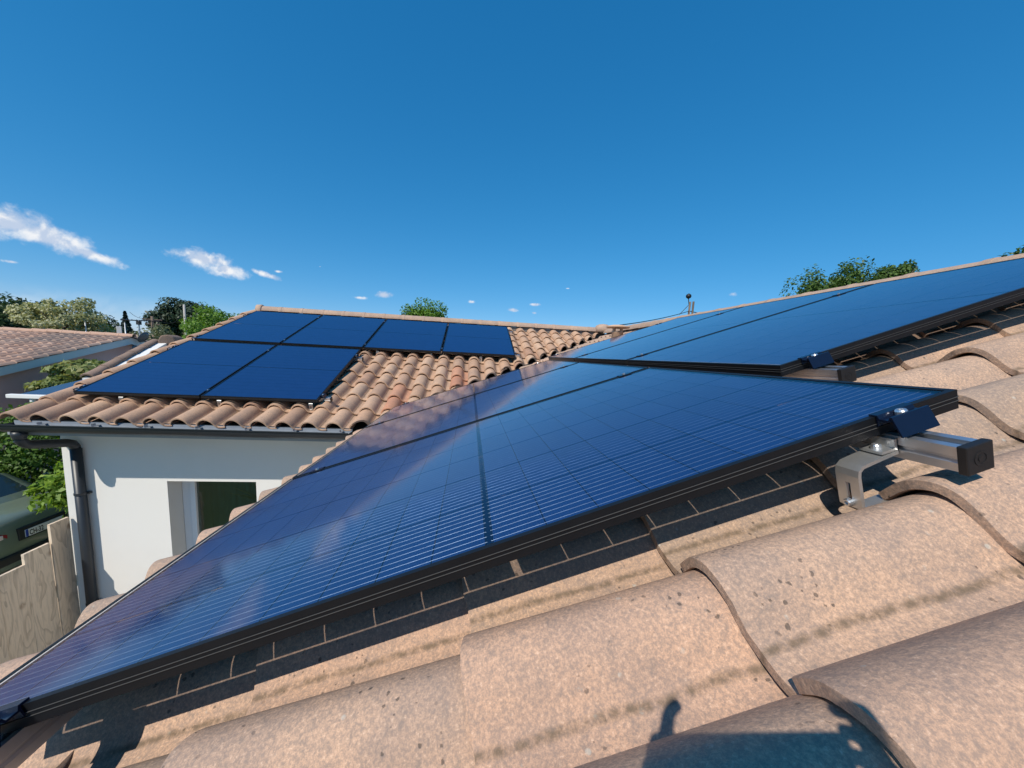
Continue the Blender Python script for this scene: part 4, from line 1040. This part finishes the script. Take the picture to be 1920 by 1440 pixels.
def tree(name, label, cat, top, halfw, crown_h, leaf, n, mat, clumps=26, csize=.34, trunk=.12, flat=.8, group=None, low=None, lean=0):
    """top: top of the crown (world); the trunk runs from the ground into the crown"""
    base = Vector((top.x, top.y, GZ)); t = empty(name, base); tag(t, label, cat, group)
    H = top.z - GZ; c = (lean, 0, H - crown_h / 2); halfw *= 1.12; crown_h *= 1.12
    P, N = crown_points(c, (halfw, halfw, crown_h / 2), n, clumps, csize, flat)
    P = P[P[:, 2] > .05]; N = N[:len(P)]
    obj('crown', leaf_mesh('crown', P, N, leaf), mat, t)
    mb = MB(); tb = H - crown_h * .55
    mb.tube([(0, 0, 0), (.03 * H * .1, 0, tb * .5), (lean * .5, .02, tb), (lean, 0, H - crown_h * .25)], trunk, 8, r_end=trunk * .3)
    for i in range(7):
        a = random.uniform(0, 6.28); z0 = tb * random.uniform(.75, 1.1); e = Vector((math.cos(a) * halfw * .55 + lean, math.sin(a) * halfw * .55, min(H - .1, z0 + crown_h * random.uniform(.1, .32))))
        s0 = Vector((lean * .5, 0, z0)); mb.tube([s0, s0.lerp(e, .5) + Vector((0, 0, .08)), e], trunk * .42, 6, r_end=trunk * .1)
    mb.build('trunk', 'bark', t, smooth=True); return t
gT = 'trees beyond the neighbouring roof'
tree('evergreen_tree', 'dense dark evergreen tree at the left picture edge above the pink house', 'tree', dirpt(8, 548, 36), 2.6, 5.4, .26, 12000, 'leaf_dark', 40, .45, .2, group=gT)
tree('evergreen_tree', 'dark rounded evergreen crown just behind the pale tree', 'tree', dirpt(38, 551, 40), 2.6, 5.4, .26, 11000, 'leaf_dark', 36, .45, .2, group=gT)
tree('pale_tree', 'feathery pale cream-green tree behind the pink house roof', 'tree', dirpt(112, 550, 31), 1.75, 3.6, .15, 12000, 'leaf_pale', 90, .22, .12, group=gT, flat=.6)
tree('leafy_tree', 'small mid-green tree right of the pale tree', 'tree', dirpt(177, 594, 48), 1.7, 3.4, .2, 4000, 'leaf_mid', 18, .42, .1, group=gT)
tree('shrub', 'low dark bush right of the roof ridge, before the white chimney', 'bush', dirpt(190, 611, 27), .85, 2.2, .12, 2500, 'leaf_dark', 14, .4, .07, group=gT)
tree('conifer_tree', 'dull green spreading conifer between the pale tree and the cypress', 'tree', dirpt(211, 590, 62), 2.5, 5, .26, 6000, 'leaf_pine', 30, .34, .15, group=gT)
def cypress(top, hw, label):
    t = empty('cypress_tree', (top.x, top.y, GZ)); tag(t, label, 'tree', gT); H = top.z - GZ
    n = 5000; z = rng.uniform(.08, 1, n); a = rng.uniform(0, 6.283, n); r = hw * np.minimum(1, (1 - z) * 1.9) * rng.uniform(.55, 1.08, n) * (1 + .15 * np.sin(z * 40 + a * 2))
    P = np.stack([r * np.cos(a), r * np.sin(a), z * H], 1); N = np.stack([np.cos(a), np.sin(a), .4 + 0 * a], 1)
    obj('crown', leaf_mesh('crown', P, N, .28), 'leaf_cypress', t); MB().tube([(0, 0, 0), (0, 0, H * .8)], .12, 6, r_end=.03).build('trunk', 'bark', t)
cypress(dirpt(234, 584, 62), .75, 'slim dark cypress beside the aerial')
tree('olive_tree', 'grey-green olive tree below the utility pole', 'tree', dirpt(292, 611, 26), 1.35, 3.2, .13, 5000, 'leaf_olive', 26, .32, .09, group=gT)
tree('olive_tree', 'smaller grey-green tree right beside the olive tree', 'tree', dirpt(313, 614, 29), .8, 2.6, .13, 2500, 'leaf_olive', 16, .36, .09, group=gT)
tree('pine_tree', 'dark umbrella pine behind the tall grey pole', 'tree', dirpt(347, 563, 52), 2.6, 4.2, .28, 15000, 'leaf_pine', 50, .38, .22, flat=.75, group=gT)
tree('leafy_tree', 'bright green leafy tree behind the far roof gable', 'tree', dirpt(412, 570, 30), 2.0, 4.5, .16, 8000, 'leaf_bright', 36, .30, .15, group=gT)
tree('leafy_tree', 'low yellow-green tree between the pine and the far gable', 'tree', dirpt(368, 600, 26), 1.2, 3.0, .14, 4000, 'leaf_bright', 22, .34, .1, group=gT)
tree('leafy_tree', 'round green treetop showing over the far ridge', 'tree', dirpt(800, 561, 28), 1.7, 3.4, .17, 11000, 'leaf_bright', 46, .38, .15)
gR = 'trees behind the near ridge'
tree('leafy_tree', 'leftmost green treetop rising over the near ridge', 'tree', dirpt(1528, 511, 24), 1.25, 3.6, .14, 10000, 'leaf_mid', 46, .34, .13, group=gR, flat=1.1)
tree('leafy_tree', 'narrow green treetop between the larger trees over the near ridge', 'tree', dirpt(1560, 512, 27), .55, 3.4, .13, 2500, 'leaf_mid', 20, .34, .1, group=gR, flat=1.2)
tree('leafy_tree', 'middle green treetop over the near ridge', 'tree', dirpt(1614, 487, 24), 1.1, 3.8, .14, 10000, 'leaf_mid', 46, .34, .13, group=gR, flat=1.1)
tree('leafy_tree', 'tallest dark green treetop over the near ridge', 'tree', dirpt(1688, 473, 23), .98, 3.6, .14, 10000, 'leaf_mid', 44, .34, .13, group=gR)
tree('leafy_tree', 'treetop just showing over the ridge at the right picture edge', 'tree', dirpt(1912, 458, 21), .95, 3.0, .13, 5000, 'leaf_mid', 30, .28, .12, group=gR)
# bush against the pink house
b = empty('flowering_bush', (-9.2, 10.35, GZ)); tag(b, 'broad leafy bush with reddish tips in front of the pink house wall', 'bush')
P, N = [], []
for (x, y, z, r1, r2) in ((-8.95, 9.35, -.62, .35, .2), (-9.0, 9.9, -.42, .75, .36), (-9.05, 10.8, -.38, .75, .38), (-9.1, 9.8, -.75, .7, .3), (-9.1, 10.6, -.85, .9, .35), (-9.0, 10.2, -1.4, .8, .6), (-9, 11.4, -.5, .5, .35)):
    p, q = crown_points((x + 9.2, y - 10.0, z - GZ), (r1, r1, r2), 2600, 16, .42, .9); P.append(p); N.append(q)
obj('foliage', leaf_mesh('foliage', np.concatenate(P), np.concatenate(N), .13), 'leaf_bush', b)
mb = MB()
for i in range(5): mb.tube([(.1, -.2 + .1 * i, 0), (.12, -.5 + .3 * i, 1.1), (.15, -1 + .55 * i, 2.3)], .035, 6, r_end=.012)
mb.build('stem', 'bark', b)
# hedge and shrub left of the white wall
hd_ = empty('hedge', (-6.3, 7.05, GZ)); tag(hd_, 'tall dark green hedge behind the parked car', 'hedge')
P, N = [], []
for x in np.arange(-10.5, -3.9, .38):
    for z in np.arange(.35, 2.4, .42):
        p, q = blob_points((x + 6.3 + random.gauss(0, .08), random.gauss(0, .1), z + random.gauss(0, .06)), (.36, .34, .32), 520, .45); P.append(p); N.append(q + np.array([0, -.3, .3]))
obj('foliage', leaf_mesh('foliage', np.concatenate(P), np.concatenate(N), .075), 'leaf_hedge', hd_)
mb = MB()
for x in np.arange(-4, 2.5, .8): mb.tube([(x, 0, 0), (x + .05, 0, 2.0)], .04, 6, r_end=.015)
mb.build('stem', 'bark', hd_)
sh = empty('shrub', (-4.65, 5.45, GZ)); tag(sh, 'sunlit yellow-green shrub between the car and the white wall', 'bush')
P, N = [], []
for (x, y, z, r) in ((-4.75, 5.35, -1.75, .36), (-4.55, 5.6, -1.45, .34), (-4.9, 5.15, -1.60, .26), (-4.5, 5.5, -1.95, .38), (-4.55, 5.5, -2.5, .5), (-4.45, 5.9, -1.2, .30), (-4.95, 5.5, -1.35, .22)):
    p, q = crown_points((x + 4.65, y - 5.45, z - GZ), (r, r, r), 700, 10, .5); P.append(p); N.append(q)
obj('foliage', leaf_mesh('foliage', np.concatenate(P), np.concatenate(N), .095, 1.9), 'leaf_shrub', sh)
mb = MB()
for i in range(5): mb.tube([(0, 0, 0), (.08 * (i - 2), .05, .7), (.16 * (i - 2), .1 * (i % 2), 1.5)], .02, 6, r_end=.008)
mb.build('stem', 'bark', sh)
# far belt of trees that reads as one mass
P, N = [], []
for a in np.arange(-62, 66, 1.1):
    r = random.uniform(95, 150); x, y = CAM.x + r * math.sin(R_(a)), CAM.y + r * math.cos(R_(a))
    h = random.uniform(3.5, 5.0)
    p, q = crown_points((x, y, GZ + h * .5), (2.6, 2.6, h * .55), 420, 8, .45); P.append(p); N.append(q)
tb_ = obj('far_woodland', leaf_mesh('far_woodland', np.concatenate(P), np.concatenate(N), .55), 'leaf_dark'); tag(tb_, 'distant line of trees along the horizon', 'woodland', kind='stuff')

# ------------------------------------------------------------------ far house, poles and wires
fh = empty('far_house', (-20, 26.5, GZ)); tag(fh, 'distant house with clay roof and white chimney left of the aerial', 'house')
pA = dirpt(232, 614, 34); 
def far_house(e, c, yaw, hw, hl, ze, zr, ch=None):
    M_ = Matrix.Translation((c.x, c.y, 0)) @ Matrix.Rotation(yaw, 4, 'Z'); e.matrix_world = Matrix.Translation((c.x, c.y, GZ)) @ Matrix.Rotation(yaw, 4, 'Z')
    def part(mb_, nm, mat): o = mb_.build(nm, mat, e); o.location = (0, 0, -GZ); return o
    part(MB().box((-hl, -hw, GZ), (hl, hw, ze)), 'wall', 'render_pink')
    rv = [(-hl - .3, -hw - .4, ze - .05), (hl + .3, -hw - .4, ze - .05), (hl + .3, 0, zr), (-hl - .3, 0, zr), (hl + .3, hw + .4, ze - .05), (-hl - .3, hw + .4, ze - .05)]
    rf = part(MB().add(rv, [(0, 1, 2, 3), (3, 2, 4, 5), (0, 3, 5), (1, 4, 2)]), 'roof', 'neighbour_tile')
    if ch:
        o = MB().box((ch[0] - .11, ch[1] - .11, ze), (ch[0] + .11, ch[1] + .11, ch[2])).build('chimney', 'white_paint', rf, bevel=.01)
    part(MB().box((-hl * .5, -hw - .03, ze - 1.5), (-hl * .3, -hw + .01, ze - .5)), 'window', 'car_glass')
_c = dirpt(196, 620, 36); _q = (Matrix.Translation((_c.x, _c.y, 0)) @ Matrix.Rotation(R_(35), 4, 'Z')).inverted() @ dirpt(223, 612, 35)
far_house(fh, _c, R_(35), 3.2, 4.2, -.55, .72, (_q.x, _q.y, _q.z))
f2 = empty('far_house'); tag(f2, 'pale low house roof far behind the aerial mast', 'house')
far_house(f2, dirpt(268, 622, 75), R_(25), 4, 5, -1.2, 1.0)
def pole(name, label, base_xy, ztop, r, mat, arms=(), cat='pole'):
    p = empty(name, (base_xy.x, base_xy.y, GZ)); tag(p, label, cat)
    MB().tube([(0, 0, 0), (0, 0, ztop - GZ)], r, 10, r_end=r * .7).build('post', mat, p, smooth=True)
    for z, hl, ang in arms:
        d = Vector((math.cos(ang), math.sin(ang), 0)); c = Vector((0, 0, z - GZ))
        MB().tube([c - d * hl, c + d * hl], .05, 6).build('crossarm', mat, p)
        for s in (-.85, 0.85): MB().tube([c + d * hl * s, c + d * hl * s + Vector((0, 0, .14))], .035, 6).build('insulator', 'dark_metal', p)
    return p
t1 = dirpt(285, 593, 40); pole('utility_pole', 'dark timber utility pole with crossarms right of the aerial', t1, t1.z, .13, 'wood_pole', ((t1.z - .25, .55, .5), (t1.z - .6, .4, .5)))
t2 = dirpt(345, 571, 33); pole('utility_pole', 'tall slim grey pole standing in front of the umbrella pine', t2, t2.z, .09, 'concrete_pole')
t3 = dirpt(325, 606, 60); pole('utility_pole', 'short distant pole left of the umbrella pine', t3, t3.z, .12, 'concrete_pole', ((t3.z - .1, .5, .4),))
t5 = dirpt(159, 598, 30); pole('vent_pole', 'thin grey pole in front of the pale feathery tree', t5, t5.z, .04, 'galvanised')
t6 = dirpt(234, 605, 33); pole('vent_pole', 'thin pale vent pipe beside the white chimney', t6, t6.z, .045, 'galvanised')
def cable(label, pts, r=.012, sag=.25, group='overhead cables'):
    P = []
    for a, b in zip(pts[:-1], pts[1:]):
        for t in np.linspace(0, 1, 12)[(1 if P else 0):]:
            q = Vector(a).lerp(Vector(b), t); q.z -= sag * 4 * t * (1 - t); P.append(q)
    o = MB().tube(P, r, 5).build('overhead_cable', 'dark_metal'); tag(o, label, 'cable', group)
cable('overhead wires running left from the timber pole crossarm', [t1 + Vector((-.4, 0, -.1)), dirpt(243, 585, 34)], .012, .2)
cable('overhead wires sagging right from the timber pole to the pine', [t1 + Vector((.4, 0, -.2)), dirpt(330, 603, 40)], .012, .2)
t4 = dirpt(1294, 566, 15); pm_ = pole('service_mast', 'weathered service mast with round lamp head rising over the near ridge', t4, t4.z, .05, 'wood_pole', cat='mast')
c = Vector((0, 0, t4.z - GZ))
MB().tube([c + Vector((.13, 0, -.9)), c + Vector((.13, 0, .02))], .035, 8).build('post', 'wood_pole', pm_)
MB().lathe([(.02, -.09), (.08, -.05), (.095, 0), (.08, .05), (.02, .09)], 14, Matrix.Translation(c + Vector((-.08, 0, .19)))).build('lamp_head', 'plastic_black', pm_, smooth=True)
MB().tube([c + Vector((-.08, 0, .12)), c + Vector((-.03, 0, -.1))], .015, 6).build('lamp_arm', 'dark_metal', pm_)
MB().tube([c + Vector((-.30, .1, -.45)), c + Vector((-.05, 0, -.12))], .012, 6).build('stay', 'dark_metal', pm_)
e1 = t4 + Vector((0, 0, -.32))
cable('black service cable running from the roof mast down to the far ridge', [dirpt(1140, 612, 9.2), e1], .012, .06)
cable('black service cable dropping right from the roof mast behind the near ridge', [e1, dirpt(1345, 590, 15.5)], .014, .03)

# ------------------------------------------------------------------ the photographer, whose phone and hands throw the shadow at the lower edge
fwd = -cb
ph = empty('smartphone', mw=frame_mw(CAM - fwd * .006, cr, cu, cb)); tag(ph, 'black smartphone held out low over the near tiles', 'phone')
MB().box((-.022, -.056, .0), (.138, .020, .0085)).build('phone_body', 'phone_black', ph, bevel=.003)
MB().box((-.018, -.052, .0086), (.134, .016, .0092)).build('screen', 'phone_black', ph)
def person():
    FL = lambda x: x * math.tan(tA) - .10
    W2 = lambda a, b, c: CAM + cr * a + cu * b + cb * c
    pe = (.80, -1.62, FL(.8) + .32)
    J = {'pelvis': (pe, .13), 'waist': ((.80, -1.56, FL(.8) + .50), .125), 'chest': ((.81, -1.46, FL(.8) + .72), .145), 'neck': ((.81, -1.40, FL(.8) + .90), .058), 'jaw': ((.81, -1.36, FL(.8) + .99), .075), 'head': ((.81, -1.35, FL(.8) + 1.07), .098), 'crown': ((.81, -1.36, FL(.8) + 1.15), .07)}
    E_ = [('pelvis', 'waist'), ('waist', 'chest'), ('chest', 'neck'), ('neck', 'jaw'), ('jaw', 'head'), ('head', 'crown')]
    for s_, nm in ((-1, 'l'), (1, 'r')):
        X = .80
        J[nm + 'sh'] = ((X + s_ * .19, -1.44, FL(.8) + .82), .065)
        wr = W2(-.06, -.085, .075) if s_ < 0 else W2(.185, -.07, .075)
        sh_ = Vector(J[nm + 'sh'][0]); el_ = sh_.lerp(wr, .5) + Vector((s_ * .07, 0, -.13))
        J[nm + 'el'] = (el_, .043); J[nm + 'wr'] = (wr, .027)
        pa = W2(-.030, -.045, .035) if s_ < 0 else W2(.150, -.030, .035)
        J[nm + 'pa'] = (pa, .024); E_ += [('chest', nm + 'sh'), (nm + 'sh', nm + 'el'), (nm + 'el', nm + 'wr'), (nm + 'wr', nm + 'pa')]
        for k in range(4):
            b0 = (.038 - .022 * k)
            if s_ < 0: q = [W2(-.036, b0 - .018, .020), W2(-.040, b0 - .010, -.004 + .004 * k), W2(-.027, b0 - .006, -.004)]
            else: q = [W2(.152, b0 - .018, .020), W2(.156, b0 - .010, -.004), W2(.140, b0 - .006, -.004)]
            if k == 0 and s_ < 0: q = [W2(-.034, .030, .020), W2(-.026, .048, .008), W2(-.010, .058, .004)]     # index finger raised over the top edge
            for i, v_ in enumerate(q):
                J['%sf%d%d' % (nm, k, i)] = (v_, .0088 - .0008 * i); E_.append((nm + 'pa' if i == 0 else '%sf%d%d' % (nm, k, i - 1), '%sf%d%d' % (nm, k, i)))
        q = [W2(-.022, -.052, .030), W2(-.008, -.045, .022), W2(.010, -.034, .016)] if s_ < 0 else [W2(.140, -.045, .030), W2(.124, -.040, .022), W2(.106, -.030, .016)]
        for i, v_ in enumerate(q):
            J['%st%d' % (nm, i)] = (v_, .0105 - .0008 * i); E_.append((nm + 'pa' if i == 0 else '%st%d' % (nm, i - 1), '%st%d' % (nm, i)))
        hp = (X + s_ * .10, -1.60, pe[2] - .03); kn = (X + s_ * .17, -1.20, FL(X + s_ * .17) + .07); an = (X + s_ * .13, -1.62, FL(X + s_ * .13) + .05); toe = (X + s_ * .14, -1.80, FL(X + s_ * .14) + .02)
        J[nm + 'hp'] = (hp, .10); J[nm + 'kn'] = (kn, .066); J[nm + 'an'] = (an, .042); J[nm + 'to'] = (toe, .035)
        E_ += [('pelvis', nm + 'hp'), (nm + 'hp', nm + 'kn'), (nm + 'kn', nm + 'an'), (nm + 'an', nm + 'to')]
    keys = list(J); idx = {k: i for i, k in enumerate(keys)}
    me = bpy.data.meshes.new('body'); me.from_pydata([tuple(J[k][0]) for k in keys], [(idx[a], idx[b]) for a, b in E_], [])
    tmp = bpy.data.objects.new('body_source', me); COL.objects.link(tmp)
    md = tmp.modifiers.new('skin', 'SKIN'); md.use_smooth_shade = True
    for k, sv_ in zip(keys, me.skin_vertices[0].data): sv_.radius = (J[k][1], J[k][1]); sv_.use_root = (k == 'pelvis')
    sb = tmp.modifiers.new('sub', 'SUBSURF'); sb.levels = sb.render_levels = 1
    bpy.context.view_layer.update()
    bm_ = bpy.data.meshes.new_from_object(tmp.evaluated_get(bpy.context.evaluated_depsgraph_get())); bpy.data.objects.remove(tmp)
    root = empty('person', (.80, -1.5, FL(.8))); tag(root, 'person kneeling on the tiles behind the camera, holding a phone out', 'person')
    bm_.materials.clear()
    for k in ('cloth_grey', 'cloth_blue', 'skin'): bm_.materials.append(MAT[k])
    wl, wr_ = J['lwr'][0], J['rwr'][0]
    for p_ in bm_.polygons:
        c_ = p_.center
        p_.material_index = 2 if (c_.z > FL(.8) + .91 and c_.y < -1.2) or c_.y > min(wl.y, wr_.y) - .01 and c_.z > FL(.8) + .1 and c_.y > -1.0 else (1 if c_.z > FL(.8) + .42 else 0)
    o_ = obj('body', bm_, None, root); o_.location = -root.location
    hv = MB().lathe([(.104, -.02), (.108, .03), (.09, .085), (.05, .115), (.01, .12)], 18, Matrix.Translation(Vector((.81, -1.365, FL(.8) + 1.08)) - root.location)); hv.build('hair', 'hair', root, smooth=True)
person()
